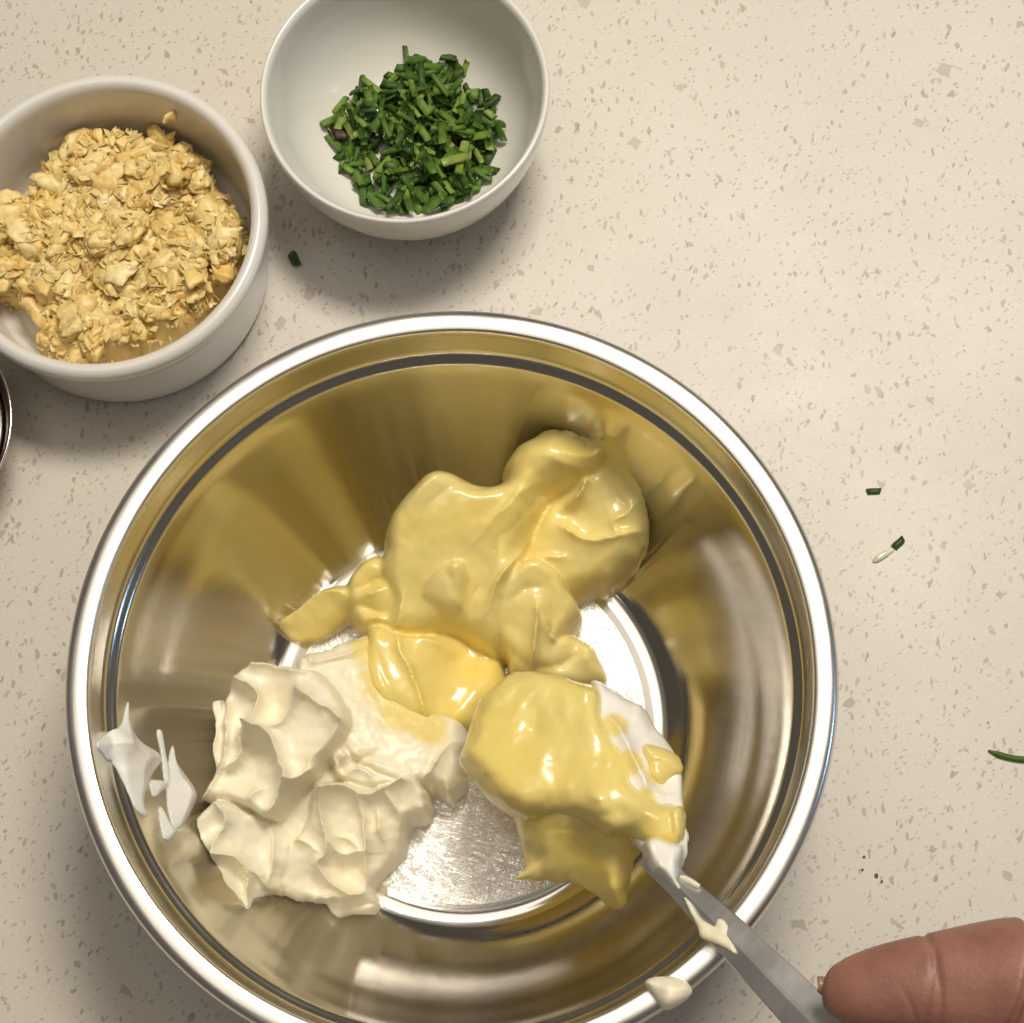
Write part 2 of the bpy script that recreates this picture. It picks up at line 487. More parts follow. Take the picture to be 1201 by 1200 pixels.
def sculpt(lumps, low, cell=0.0006, k=0.001, warp=0.0008, wscale=0.009, seed=1, fine=0.0, fscale=0.004, amp=1.0, crisp=0.0):
    allp = np.array([q for l in lumps for q in px_poly(l['poly'], l['z']*0.001)])
    x0, y0 = allp.min(0)-0.006; x1, y1 = allp.max(0)+0.006
    X, Y = np.meshgrid(np.arange(x0, x1, cell), np.arange(y0, y1, cell), indexing='ij')
    WX = X+warp*fbm(X, Y, wscale, 3, seed); WY = Y+warp*fbm(X, Y, wscale, 3, seed+50)
    zl = low(X, Y)
    Z = np.full(X.shape, -1.0)
    S = np.full(X.shape, 1e9)
    for l in lumps:
        sd = sdf(WX, WY, px_poly(l['poly'], l['z']*0.001, l.get('smooth', 5)))
        h = plane3(l['top'])(WX, WY)
        for f in l.get('facets', []):
            h = np.minimum(h, facet(WX, WY, f)) if l.get('k', 0) == 0 else -smax(-h, -facet(WX, WY, f), l['k'])
        for f in l.get('adds', []):              # gaussian dents and bumps (px, py, mm, radius mm)
            p = P(f[0], f[1], l['z']*0.001)
            h = h+f[2]*0.001*np.exp(-((WX-p[0])**2+(WY-p[1])**2)/(f[3]*0.001)**2)
        for f in l.get('ridges', []):
            h = h+ridge(WX, WY, f, l.get('amp', amp), crisp)
        if 'hmin' in l:
            h = np.maximum(h, zl+l['hmin']*0.001)
        w = l['w']*0.001
        e = np.clip(-sd/w, 0, 1)
        pr = np.power(1-(1-e)**l.get('pw', 2.2), l.get('pp', 0.5))
        base = np.maximum(zl, l['low']*0.001) if 'low' in l else zl
        base = base-0.0010
        zz = base+np.maximum(h-base, 0.0018)*pr
        if fine: zz = zz+fine*pr*fbm(X, Y, fscale, 3, seed+9)
        zz = np.where(sd < 0, zz, -1.0)
        kk = np.minimum(k, np.abs(zz-zl)+1e-6) if k > 0 else 0
        Z = np.where((Z > 0) & (zz > 0), smax(Z, zz, k), np.maximum(Z, zz))
        S = np.minimum(S, sd)
    return X, Y, Z, S, zl
def heap_object(name, X, Y, Z, S, zl, mat, voxel=0.0007, smooth_it=3, extra=None, bottom=0.0014, parent=None, thick=None):
    inside = S < 0
    zb = zl-bottom if thick is None else Z-thick
    nx, ny = X.shape
    idt = -np.ones(X.shape, int); idb = -np.ones(X.shape, int)
    V, F = [], []
    keep = inside
    quad = keep[:-1, :-1] & keep[1:, :-1] & keep[:-1, 1:] & keep[1:, 1:]
    used = np.zeros(X.shape, bool)
    used[:-1, :-1] |= quad; used[1:, :-1] |= quad; used[:-1, 1:] |= quad; used[1:, 1:] |= quad
    ii = np.argwhere(used)
    n = len(ii)
    idt[used] = np.arange(n); idb[used] = np.arange(n)+n
    xs, ys = X[used], Y[used]
    zt = np.maximum(Z[used], zb[used]+0.0005)
    V = np.r_[np.c_[xs, ys, zt], np.c_[xs, ys, zb[used]]]
    for i, j in np.argwhere(quad):
        a, b_, c, d = (i, j), (i+1, j), (i+1, j+1), (i, j+1)
        F.append((idt[a], idt[b_], idt[c], idt[d]))
        F.append((idb[d], idb[c], idb[b_], idb[a]))
        for (p, q), (u, v) in (((a, b_), (0, -1)), ((b_, c), (1, 0)), ((c, d), (0, 1)), ((d, a), (-1, 0))):
            k2, m2 = i+u, j+v
            if k2 < 0 or m2 < 0 or k2 >= nx-1 or m2 >= ny-1 or not quad[k2, m2]:
                F.append((idt[q], idt[p], idb[p], idb[q]))
    V = [tuple(v) for v in V]
    if extra:
        for ev, ef in extra:
            o0 = len(V); V += [tuple(v) for v in ev]; F += [tuple(q+o0 for q in f) for f in ef]
    o = mesh_obj(name, V, F, mat, parent)
    r = o.modifiers.new('remesh', 'REMESH'); r.mode = 'VOXEL'; r.voxel_size = voxel; r.use_smooth_shade = True
    s = o.modifiers.new('smooth', 'SMOOTH'); s.factor = 0.5; s.iterations = smooth_it
    bake(o)
    return o
def bake(o):
    dg = bpy.context.evaluated_depsgraph_get()
    me = bpy.data.meshes.new_from_object(o.evaluated_get(dg))
    me.name = o.name
    mats = [m for m in o.data.materials]
    o.modifiers.clear()
    o.data = me
    if not me.materials:
        for m in mats: me.materials.append(m)
    me.polygons.foreach_set('use_smooth', [True]*len(me.polygons)); me.update()
def tube_geo(pts, rad, seg=8):
    """closed tapered tube through 3D points, as (verts, faces)"""
    V, F = [], []
    n = len(pts); pts = [Vector(p) for p in pts]
    up = Vector((0.3, 0.2, 1)).normalized()
    for i, p in enumerate(pts):
        t = (pts[min(i+1, n-1)]-pts[max(i-1, 0)]).normalized()
        a = t.cross(up)
        if a.length < 1e-4: a = t.cross(Vector((1, 0, 0)))
        a.normalize(); b_ = t.cross(a)
        for k in range(seg):
            an = 2*math.pi*k/seg
            V.append(p+(a*math.cos(an)+b_*math.sin(an))*rad[i])
    for i in range(n-1):
        for k in range(seg):
            F.append((i*seg+k, i*seg+(k+1) % seg, (i+1)*seg+(k+1) % seg, (i+1)*seg+k))
    F.append(tuple(range(seg-1, -1, -1))); F.append(tuple((n-1)*seg+k for k in range(seg)))
    return V, F
def ptube(p, rad):
    pts = spline([P(a, b, z*0.001) for a, b, z in p], 5)
    rr = np.interp(np.linspace(0, 1, len(pts)), np.linspace(0, 1, len(rad)), rad)*0.001
    return tube_geo(pts, list(rr))

# ---- yellow mayonnaise lying against the far wall of the bowl
MAYO = [
    dict(poly=[(440, 645), (446, 612), (470, 578), (500, 553), (526, 548), (560, 560), (582, 562), (592, 543), (612, 524), (640, 515), (668, 519), (690, 531), (712, 545), (690, 572), (650, 592), (622, 640), (612, 690), (606, 735), (580, 762), (552, 750), (525, 740), (470, 748), (442, 735), (437, 672)],
         z=32, top=[(560, 570, 45), (690, 545, 47), (500, 720, 29)], w=10, adds=[(598, 548, -3, 8), (520, 610, 1.5, 14), (470, 700, -2, 7)],
         ridges=[([(712, 543), (695, 561), (661, 577), (626, 607), (604, 645), (582, 672), (566, 705)], 46, 8.0, 7.0, 2.6, (.2, 1.0, .8, .7, .5, .1)),
                 ([(690, 560), (655, 566), (620, 590), (590, 625)], 44, -1.6, 5, 5),
                 ([(478, 600), (500, 575), (522, 560)], 42, 0.8, 2.5, 2.5),
                 ([(540, 735), (548, 715), (560, 690), (575, 660), (590, 630)], 34, -2.2, 2.2, 2.2),
                 ([(470, 690), (468, 715), (462, 740)], 28, 1.6, 2, 2), ([(478, 640), (500, 600), (535, 572), (575, 570)], 42, -1.0, 3, 3), ([(640, 535), (668, 545), (690, 542)], 47, 1.0, 1.5, 4), ([(545, 640), (575, 610), (610, 580), (650, 560)], 44, 0.9, 2, 4), ([(455, 680), (450, 705), (440, 730)], 28, -1.6, 1.8, 1.8)]),
    dict(poly=[(680, 532), (700, 531), (727, 545), (747, 570), (759, 602), (760, 628), (748, 652), (720, 673), (690, 688), (650, 700), (610, 700), (600, 660), (620, 610), (650, 580), (685, 560)],
         z=28, top=[(720, 570, 36), (740, 630, 30), (640, 650, 26)], w=8, pw=2.6,amp=1.5,
         adds=[(665, 600, -3.0, 5), (700, 620, -1, 6)],
         ridges=[([(690, 563), (680, 578), (660, 588)], 40, 3.5, 1.6, 2.2, (1, 1, .3)), ([(752, 585), (735, 605), (722, 610), (728, 632)], 35, 1.6, 2.2, 3.0),
                 ([(655, 612), (675, 628), (690, 632), (722, 632), (752, 622)], 33, 2.6, 2.4, 7.0, (.3, 1, .8, 1, .4)), ([(625, 652), (645, 650), (665, 652)], 31, 1.6, 1.0, 3.0),
                 ([(705, 560), (728, 580), (745, 600)], 37, -1.2, 3, 3)]),
    dict(poly=[(325, 727), (350, 709), (383, 690), (404, 686), (425, 690), (430, 715), (405, 730), (380, 745), (352, 748), (335, 742)],
         z=12, top=[(330, 727, 9), (400, 690, 21), (400, 730, 15)], w=6, low=7, ridges=[([(330, 726), (355, 712), (385, 700), (405, 700)], 14, 2.0, 1.2, 3.5, (1, 1, .5))]),
    dict(poly=[(402, 680), (420, 655), (445, 648), (470, 665), (490, 700), (480, 735), (450, 745), (420, 738), (404, 712)],
         z=20, top=[(430, 670, 27), (470, 710, 26), (420, 730, 22)], w=6, adds=[(452, 705, 1.5, 4)],
         ridges=[([(410, 690), (425, 685), (440, 678), (455, 680)], 26, -2.4, 1.4, 2.0), ([(408, 712), (425, 708), (445, 715), (462, 712)], 25, -2.0, 1.2, 1.8), ([(420, 700), (440, 697), (455, 692)], 26, 1.5, 1.3, 1.3), ([(425, 726), (445, 724), (460, 730)], 24, 1.6, 1.2, 1.6)]),
    dict(poly=[(482, 700), (490, 676), (508, 660), (530, 652), (550, 660), (558, 688), (553, 714), (528, 729), (500, 722)],
         z=33, top=[(530, 662, 42), (550, 700, 37.5), (490, 705, 34.0)], w=8, adds=[(508, 705, -1.4, 5), (536, 668, 1.0, 4)], ridges=[([(530, 655), (545, 675), (552, 705)], 37, 1.2, 1.5, 1.5), ([(520, 672), (535, 690), (540, 712)], 36, -1.2, 1.6, 1.6)]),
    dict(poly=[(570, 705), (590, 672), (618, 655), (645, 658), (664, 676), (674, 698), (683, 716), (676, 738), (664, 748), (655, 782), (610, 784), (590, 765), (575, 740)], smooth=2, amp=1.9,
         z=24, top=[(600, 680, 33), (670, 700, 29), (610, 770, 22)], w=6, adds=[(600, 735, -1.5, 5)],
         ridges=[([(630, 712), (632, 745), (626, 778)], 27, 2.8, 1.4, 2.4, (.3, 1, 1, .6)), ([(632, 712), (653, 745), (672, 750)], 26, 1.8, 1.6, 1.4), ([(646, 664), (670, 695), (680, 722)], 30, 1.6, 4, 1.5), ([(600, 700), (615, 690), (635, 690)], 31, -1.5, 2, 2), ([(645, 712), (650, 735), (648, 765)], 26, -2.0, 1.6, 1.6)]),
    dict(poly=[(630, 750), (665, 742), (690, 752), (706, 765), (711, 792), (690, 805), (640, 800), (600, 790), (600, 765)],
         z=16, top=[(640, 760, 21), (700, 770, 18), (660, 795, 16)], w=5, adds=[(676, 760, -2, 3), (692, 775, 2, 3.5)], ridges=[([(640, 770), (660, 775), (685, 768)], 20, -2, 1.4, 1.4)]),
    # lower pool of deeper yellow running into the white mass
    dict(poly=[(425, 735), (450, 722), (480, 735), (520, 732), (552, 735), (585, 755), (592, 800), (562, 845), (540, 857), (505, 858), (470, 845), (436, 832), (424, 795)],
         z=22, top=[(440, 740, 28.5), (470, 850, 29), (570, 800, 17)], w=8, adds=[(545, 765, -5.5, 8), (522, 815, -3.5, 9), (505, 770, 1.0, 6)],
         ridges=[([(466, 750), (481, 787), (498, 830), (506, 848)], 23, 2.4, 2.0, 3.0, (.6, 1, 1, .3)), ([(445, 760), (452, 800), (470, 838)], 23, -1.4, 3, 3), ([(470, 752), (500, 756), (530, 765)], 22, 1.2, 1.6, 1.6)]),
]
X, Y, Z, S, zl = sculpt(MAYO, bowl_z, k=0.0011, warp=0.0010, wscale=0.012, seed=3, fine=0.00035, fscale=0.006, amp=1.3, crisp=0.7)
mayo = heap_object('mayonnaise', X, Y, Z, S, zl, M_MAYO, 0.00055, 6)
tag(mayo, 'glossy pale yellow mayonnaise mound slumped against the far wall of the steel bowl', 'mayonnaise')

# ---- whipped white mass with knife-cut facets and peaks
CHEESE = [
    # broad smooth back, joins the mayonnaise
    dict(poly=[(345, 785), (375, 764), (428, 738), (452, 765), (490, 815), (540, 838), (546, 870), (549, 905), (528, 934), (508, 926), (480, 930), (440, 920), (400, 890), (370, 850)],
         z=20, top=[(420, 760, 26), (520, 870, 24), (400, 870, 35)], w=5, smooth=3, adds=[(500, 880, 2, 8), (520, 912, -3, 6)],
         ridges=[([(405, 862), (414, 888), (440, 884)], 35, -3.5, 2, 2), ([(352, 792), (380, 778), (410, 765), (430, 748)], 28, 1.5, 1.5, 3), ([(368, 790), (395, 775), (420, 768)], 29, -1.2, 1.2, 1.2), ([(490, 925), (505, 905), (515, 885), (535, 868)], 25, 2.2, 1.6, 4), ([(362, 768), (372, 790)], 27, 1.6, 1, 1)]),
    # big leaning slab with the large flat facet
    dict(poly=[(262, 818), (275, 792), (300, 777), (330, 783), (372, 786), (400, 812), (418, 852), (404, 880), (380, 905), (352, 938), (322, 964), (296, 950), (262, 942), (233, 938), (246, 905), (252, 870), (250, 845)],
         z=30, top=[(300, 790, 38), (410, 850, 42), (300, 940, 35)], w=4, smooth=2, pw=3,
         adds=[(325, 832, -4.5, 6), (280, 845, -3.0, 6), (302, 895, -3.5, 8), (262, 905, -2.0, 6), (345, 935, -5, 7), (362, 922, -4, 6), (315, 945, -2, 5), (372, 865, -0.8, 9), (390, 805, -2, 7)],
         ridges=[([(288, 852), (300, 854), (311, 855), (321, 870), (327, 893), (333, 916)], 43, 7.0, 1.8, 3.4, (1.0, .9, 1, 1, .9, 1.0)),
                 ([(292, 852), (329, 846), (342, 828), (352, 811)], 43, 4.5, 2.4, 3.2, (.7, .8, 1)),
                 ([(352, 811), (385, 832), (413, 855)], 43, 3.8, 3.5, 3.5, (.9, .7, 1.2)),
                 ([(413, 855), (376, 893), (336, 916), (313, 948)], 42, 6.0, 2.2, 4.5, (1.0, 1, .9, .5)),
                 ([(276, 794), (304, 814), (301, 832), (290, 852)], 42, 5.0, 2.2, 1.6, (.8, 1, 1, 1)),
                 ([(293, 776), (311, 783), (338, 786), (369, 790)], 40, 3.5, 2, 2.5, (1.4, .7, .6, .4)),
                 ([(281, 868), (285, 886), (268, 896)], 39, 4.0, 1.6, 2.2, (.3, 1, 1.2)),
                 ([(233, 937), (264, 939), (297, 946), (322, 960)], 36, 3.5, 3.5, 1.6, (1.2, .8, 1, .6)),
                 ([(264, 822), (262, 850), (262, 880), (245, 925)], 38, 3.0, 1.6, 2.2, (.8, 1, .8, .6)),
                 ([(292, 944), (298, 930), (312, 925)], 37, 2.0, 1.4, 1.6)]),
    dict(poly=[(300, 930), (360, 905), (420, 880), (450, 905), (430, 945), (380, 990), (330, 1000), (295, 975)], z=20, top=[(340, 950, 22), (420, 900, 27), (340, 990, 20)], w=6),
    # low left skirt
    dict(poly=[(238, 968), (252, 946), (275, 940), (320, 955), (350, 975), (345, 1010), (330, 1050), (318, 1050), (302, 1060), (296, 1076), (280, 1050), (262, 1024), (248, 996)],
         z=22, top=[(250, 960, 36), (340, 980, 25), (290, 1060, 27)], w=4, smooth=3, pw=2.4,
         adds=[(262, 985, -3, 6), (310, 1000, -3, 7), (278, 1035, -3, 6), (318, 1035, -4, 5), (342, 962, -6, 6)],
         ridges=[([(257, 945), (276, 968), (262, 992), (254, 1008)], 24, 4.0, 2.2, 2.2, (.6, 1, .8, 1)), ([(254, 1008), (285, 1009), (301, 1035), (296, 1074)], 20, 4.5, 2.6, 2.2, (.8, 1, 1, 1.2)),
                 ([(285, 1009), (312, 1032), (318, 1048)], 20, 3.6, 1.8, 2.4), ([(318, 975), (322, 1005), (316, 1040)], 23, 3.0, 2.2, 2.2), ([(240, 965), (243, 990), (258, 1020)], 23, 2.2, 1.5, 2)]),
    # right hand lump with several scoops
    dict(poly=[(368, 928), (382, 915), (412, 918), (440, 925), (462, 918), (484, 905), (505, 930), (504, 955), (482, 966), (478, 985), (465, 1005), (452, 1020), (436, 1040), (440, 1062), (404, 1058), (372, 1058), (345, 1056), (324, 1046), (318, 1015), (340, 985), (362, 960)],
         z=18, top=[(400, 930, 31), (480, 930, 28), (390, 1050, 17)], w=4, smooth=2, pw=3,
         adds=[(402, 950, -2.5, 6), (405, 985, -1.5, 6), (405, 1022, -4.0, 7), (352, 1010, -2.5, 8), (370, 1040, -2.5, 6), (436, 960, -2.5, 5), (466, 955, -1, 5), (448, 1005, -2.5, 8), (345, 972, -4, 6)],
         ridges=[([(365, 931), (387, 920), (410, 924), (423, 933), (441, 931), (470, 914)], 32, 4.0, 1.8, 2.6, (.8, 1, .6, .8, .8, 1)),
                 ([(379, 925), (376, 955), (381, 994), (369, 1008), (384, 1029), (409, 1046), (421, 1042)], 29, 4.2, 1.8, 3.0, (.6, .8, 1, 1, .9, 1, .4)),
                 ([(385, 988), (400, 1000), (421, 999)], 27, 3.4, 3.0, 1.5, (.6, 1, .9)),
                 ([(392, 976), (408, 982), (420, 996)], 28, 1.8, 1.2, 1.4),
                 ([(421, 938), (428, 971), (424, 1021)], 28, 3.6, 2.2, 2.2, (.6, 1, .7)),
                 ([(440, 950), (446, 970), (450, 984)], 28, 3.0, 1.6, 1.6), ([(456, 935), (468, 955), (481, 984)], 27, 3.4, 2.4, 2.0, (.6, 1, 1)),
                 ([(481, 966), (468, 1000), (440, 1030)], 20, 2.4, 2, 2), ([(321, 1046), (348, 1057), (384, 1053), (421, 1050)], 18, 3.0, 2.4, 1.5),
                 ([(340, 990), (352, 985), (376, 998)], 25, 2.2, 1.8, 2.4), ([(505, 932), (497, 945), (500, 955)], 26, 2.0, 1.4, 1.4)]),
    dict(poly=[(372, 1050), (400, 1052), (425, 1056), (441, 1060), (444, 1067), (438, 1074), (420, 1076), (405, 1077), (390, 1068)], z=7, top=[(405, 1060, 11)], w=2.5, smooth=3, adds=[(437, 1065, 2, 2.5), (415, 1066, -1, 2)]),
    # standing flake on the left edge of the slab
    dict(poly=[(243, 822), (262, 818), (266, 850), (262, 890), (250, 908), (246, 880), (248, 850)], z=30, top=[(255, 830, 35), (262, 860, 35), (250, 900, 31)], w=2, smooth=2, ridges=[([(245, 824), (249, 850), (248, 885), (252, 905)], 35, 2.5, 1.2, 1.6)]),
    dict(poly=[(384, 880), (410, 872), (425, 895), (460, 905), (470, 915), (445, 928), (415, 926), (392, 912)], z=30, top=[(400, 885, 34), (460, 910, 31), (420, 925, 32)], w=3, smooth=2, adds=[(412, 900, -2, 4)],
         ridges=[([(388, 905), (405, 888), (412, 878)], 35, 3, 1.5, 2), ([(400, 908), (425, 900), (436, 912)], 34, 2.2, 1.5, 1.5), ([(395, 890), (405, 908)], 34, -2, 1.5, 1.5)]),
]
X, Y, Z, S, zl = sculpt(CHEESE, bowl_z, cell=0.0004, k=0.0001, warp=0.0009, wscale=0.008, seed=21, fine=0.00022, fscale=0.003, amp=1.2, crisp=0.6)
cheese = heap_object('cream_cheese', X, Y, Z, S, zl, M_CREAM, 0.00036, 1)
tag(cheese, 'stiff off white whipped cream mound with sharp peaks and cut faces in the steel bowl', 'cream')

# ---- smears stuck to steel: thickness over the surface they lie on
def smear(name, polys, mat, label, cat, hit, crest=False, step=1.6, lift=0.0, voxel=0.0005, parent=None):
    V, F = [], []
    for poly, thick, edge in polys:
        pl = spline([np.array(q, float) for q in poly], 4, True)
        xs = [q[0] for q in pl]; ys = [q[1] for q in pl]
        gx = np.arange(min(xs)-3, max(xs)+3, step); gy = np.arange(min(ys)-3, max(ys)+3, step)
        GX, GY = np.meshgrid(gx, gy, indexing='ij')
        sd = sdf(GX, GY, pl)
        H = {}
        top, bot = {}, {}
        for i in range(len(gx)):
            for j in range(len(gy)):
                if sd[i, j] < step*0.6:
                    H[i, j] = np.array(hit(gx[i], gy[j]))
        cen = np.mean(list(H.values()), axis=0)
        def normal(i, j):
            a = H.get((i+1, j)); b_ = H.get((i-1, j)); c = H.get((i, j+1)); d = H.get((i, j-1)); m = H[i, j]
            u = (a if a is not None else m)-(b_ if b_ is not None else m)
            v = (d if d is not None else m)-(c if c is not None else m)
            n = np.cross(u, v); L = np.linalg.norm(n)
            return n/L if L > 1e-12 else np.array([0, 0, 1.])
        for (i, j), p in H.items():
            n = normal(i, j)
            e = min(max(-sd[i, j], 0)/edge, 1.0)
            t = thick*0.001*((e**0.85 if crest else math.sqrt(1-(1-e)**2))*(0.85+0.2*float(vnoise(np.array(gx[i]/14.0), np.array(gy[j]/14.0), 5))))+0.00025
            top[i, j] = len(V); V.append(p+n*(t+lift)); bot[i, j] = len(V); V.append(p+n*(lift-0.0003))
        quad = {(i, j) for (i, j) in H if (i+1, j) in H and (i, j+1) in H and (i+1, j+1) in H}
        for (i, j) in quad:
            a, b_, c, d = (i, j), (i+1, j), (i+1, j+1), (i, j+1)
            F.append((top[d], top[c], top[b_], top[a])); F.append((bot[a], bot[b_], bot[c], bot[d]))
            for p, q, nb in ((a, b_, (i, j-1)), (b_, c, (i+1, j)), (c, d, (i, j+1)), (d, a, (i-1, j))):
                if nb not in quad: F.append((top[p], top[q], bot[q], bot[p]))
    o = mesh_obj(name, V, F, mat, parent)
    r = o.modifiers.new('remesh', 'REMESH'); r.mode = 'VOXEL'; r.voxel_size = voxel; r.use_smooth_shade = True
    s = o.modifiers.new('smooth', 'SMOOTH'); s.factor = 0.5; s.iterations = 2
    bake(o)
    if label: tag(o, label, cat)
    return o
smear('cream_smear', [([(113, 872), (128, 858), (142, 850), (150, 822), (152, 850), (165, 870), (189, 888), (176, 912), (168, 940), (172, 958), (160, 950), (150, 930), (138, 905), (130, 893), (124, 890)], 5.0, 24)],
      M_WHITE, 'pointed white cream smear across the step ring of the steel bowl wall', 'smear', hit_bowl, True, 1.2, voxel=0.0004)
smear('cream_smear', [([(202, 874), (206, 892), (214, 905), (230, 932), (222, 955), (210, 972), (201, 965), (196, 940), (196, 905)], 4.0, 16), ([(176, 915), (197, 919), (188, 930), (180, 935)], 1.8, 6), ([(186, 945), (200, 968), (208, 975), (198, 986), (190, 978)], 2.0, 6), ([(184, 858), (189, 858), (193, 880), (198, 915), (193, 916), (189, 885)], 1.4, 5)],
      M_WHITE, 'jagged thin white cream smear on the bowl wall beside the whipped mound', 'smear', hit_bowl, True, 1.2, voxel=0.0004)

def hit_level(z):
    return lambda px, py: P(px, py, z)
smear('cream_dollop', [([(756, 1153), (768, 1146), (792, 1146), (808, 1154), (811, 1166), (798, 1178), (780, 1185), (768, 1172)], 6.5, 17)],
      M_CREAM, 'small whitish cream dollop stuck on the rolled rim of the steel bowl', 'dollop', hit_level(0.0885))

# ================================================================== SPOON
SP_N = P(795, 1036, 0.083)               # neck
SP_R = P(852, 1092, 0.0935)              # over the rim
SP_H = P(962, 1204, 0.112)               # under the fingers
SP_E = P(1120, 1362, 0.137)              # end of handle
SP_C = P(674, 893, 0.056)                # middle of the spoon's oval
axis = Vector(SP_N-SP_C); axis.normalize()
side = axis.cross(Vector((0, 0, 1))).normalized()
upv = side.cross(axis).normalized()
spoon = empty('spoon', tuple(SP_C), 'stainless steel spoon with flat ridged handle held over the bowl rim by fingers', 'spoon')
def handle_mesh():
    pts = spline([P(762, 1003, 0.0768), SP_N, SP_R, SP_H, SP_E], 8)
    wid = np.interp(np.linspace(0, 1, len(pts)), [0, .25, .5, .75, 1], [4.0, 3.7, 5.2, 6.9, 8.4])*0.001
    th = np.interp(np.linspace(0, 1, len(pts)), [0, .25, .5, 1], [1.5, 1.9, 1.6, 1.2])*0.001
    V, F = [], []
    for i, p in enumerate(pts):
        p = Vector(p)
        t = Vector(pts[min(i+1, len(pts)-1)])-Vector(pts[max(i-1, 0)]); t.normalize()
        s = t.cross(Vector((0, 0, 1))).normalized(); u = s.cross(t).normalized()
        # bevelled section with a ridge off the middle
        prof = [(-1.0, -0.25), (-0.96, 0.05), (0.02, 0.85), (0.18, 0.85), (0.96, 0.05), (1.0, -0.25), (0.8, -0.75), (-0.8, -0.75)]
        for a, b_ in prof:
            V.append(p+s*(a*wid[i])+u*(b_*th[i])-Vector(spoon.location))
    n = 8
    for i in range(len(pts)-1):
        for k in range(n):
            F.append((i*n+k, i*n+(k+1) % n, (i+1)*n+(k+1) % n, (i+1)*n+k))
    F.append(tuple(range(n-1, -1, -1))); F.append(tuple((len(pts)-1)*n+k for k in range(n)))
    return V, F
V, F = handle_mesh()
h = mesh_obj('handle', V, F, M_SPOON, spoon, smooth=False)
bv = h.modifiers.new('bevel', 'BEVEL'); bv.width = 0.0003; bv.segments = 2; bv.limit_method = 'ANGLE'; bake(h)
h.data.polygons.foreach_set('use_smooth', [False]*len(h.data.polygons))
def spoon_oval():
    V, F = [], []
    nr, ns = 10, 48
    LA, LB, D = 0.029, 0.0145, 0.007
    for side_ in (0, 1):
        for i in range(nr+1):
            q = i/nr
            for k in range(ns):
                a = 2*math.pi*k/ns
                l = LA*q*math.cos(a); w = LB*q*math.sin(a)*(1-0.12*math.cos(a))
                zz = -0.0045-D*(1-q**2.2) - (0.0011 if side_ else 0)
                V.append(axis*l+side*(w-0.004)+upv*zz)
    def id(s, i, k): return s*(nr+1)*ns+i*ns+(k % ns)
    for i in range(nr):
        for k in range(ns):
            F.append((id(0, i, k), id(0, i+1, k), id(0, i+1, k+1), id(0, i, k+1)))
            F.append((id(1, i, k), id(1, i, k+1), id(1, i+1, k+1), id(1, i+1, k)))
    for k in range(ns):
        F.append((id(0, nr, k), id(1, nr, k), id(1, nr, k+1), id(0, nr, k+1)))
    return V, F
V, F = spoon_oval()
mesh_obj('oval', V, F, M_SPOON, spoon)

def spoon_low(X, Y):
    """level of the spoon's dish below the scoop"""
    n = np.array(upv); c = np.array(SP_C)-n*0.0035
    return c[2]-(n[0]*(X-c[0])+n[1]*(Y-c[1]))/n[2]
S_Y = [
    dict(poly=[(537, 882), (544, 846), (560, 806), (586, 784), (625, 777), (660, 786), (698, 799), (714, 812), (718, 850), (738, 890), (752, 925), (770, 945), (788, 950), (792, 985), (780, 1002), (755, 1000), (735, 986), (712, 984), (690, 972), (650, 958), (615, 962), (585, 947), (560, 922), (545, 902)],
         z=58, top=[(560, 850, 63), (690, 850, 70), (740, 970, 79)], w=8, pw=2.4, adds=[(628, 862, -2.0, 4), (655, 935, -1.0, 6), (600, 900, 0.8, 8), (700, 940, 1.6, 4), (755, 965, 1.4, 4), (725, 960, -1.2, 3)],
         ridges=[([(575, 830), (592, 815), (605, 800)], 64, 0.9, 1.6, 1.6), ([(600, 835), (620, 812), (632, 795)], 66, 0.7, 1.4, 1.4), ([(680, 805), (690, 815), (705, 818)], 68, 1.0, 1.2, 1.2), ([(690, 935), (705, 945), (700, 960), (715, 965)], 72, 1.6, 1.3, 1.3), ([(650, 930), (665, 925), (672, 922)], 68, 0.8, 1.2, 1.2), ([(735, 965), (755, 955), (775, 960)], 78, 1.5, 1.5, 1.5)]),
    dict(poly=[(746, 876), (758, 866), (776, 874), (797, 884), (800, 904), (790, 912), (780, 927), (760, 918), (754, 902)], smooth=3, z=66, top=[(755, 880, 70), (795, 900, 69), (770, 920, 72)], w=5, low=55, adds=[(772, 894, -1.2, 3)], ridges=[([(756, 892), (775, 888), (790, 896)], 72, 1.2, 1.0, 1.0)]),
    dict(poly=[(778, 948), (798, 944), (803, 965), (799, 988), (784, 996), (775, 975)], z=70, top=[(790, 965, 80)], w=4, low=58, ridges=[([(788, 950), (792, 970), (790, 990)], 80, 1.2, 1.2, 1.2)]),
]
X, Y, Z, S, zl = sculpt(S_Y, spoon_low, k=0.0010, warp=0.0008, wscale=0.010, seed=40, fine=0.0004, fscale=0.007)
scoop = heap_object('mayonnaise_scoop', X, Y, Z, S, zl, M_MAYO, 0.0005, 4)
tag(scoop, 'glossy yellow mayonnaise heaped on the spoon above the bowl floor', 'mayonnaise')
S_D = [dict(smooth=4, poly=[(600, 940), (640, 930), (690, 940), (735, 965), (746, 1000), (742, 1035), (733, 1061), (715, 1060), (690, 1046), (652, 1031), (622, 1027), (597, 1026), (616, 1012), (612, 985)],
            z=50, top=[(620, 960, 60), (735, 985, 64), (700, 1050, 46)], w=8, low=36, ridges=[([(612, 975), (650, 972), (690, 985), (735, 1010)], 55, -2.5, 2.5, 4), ([(650, 975), (670, 978), (690, 990)], 55, 1.5, 1.5, 1.5)], adds=[(680, 1005, -3.5, 7), (660, 975, 1.5, 5), (722, 1040, 4.0, 5), (630, 1005, -1.5, 5), (640, 1020, 2, 4)])]
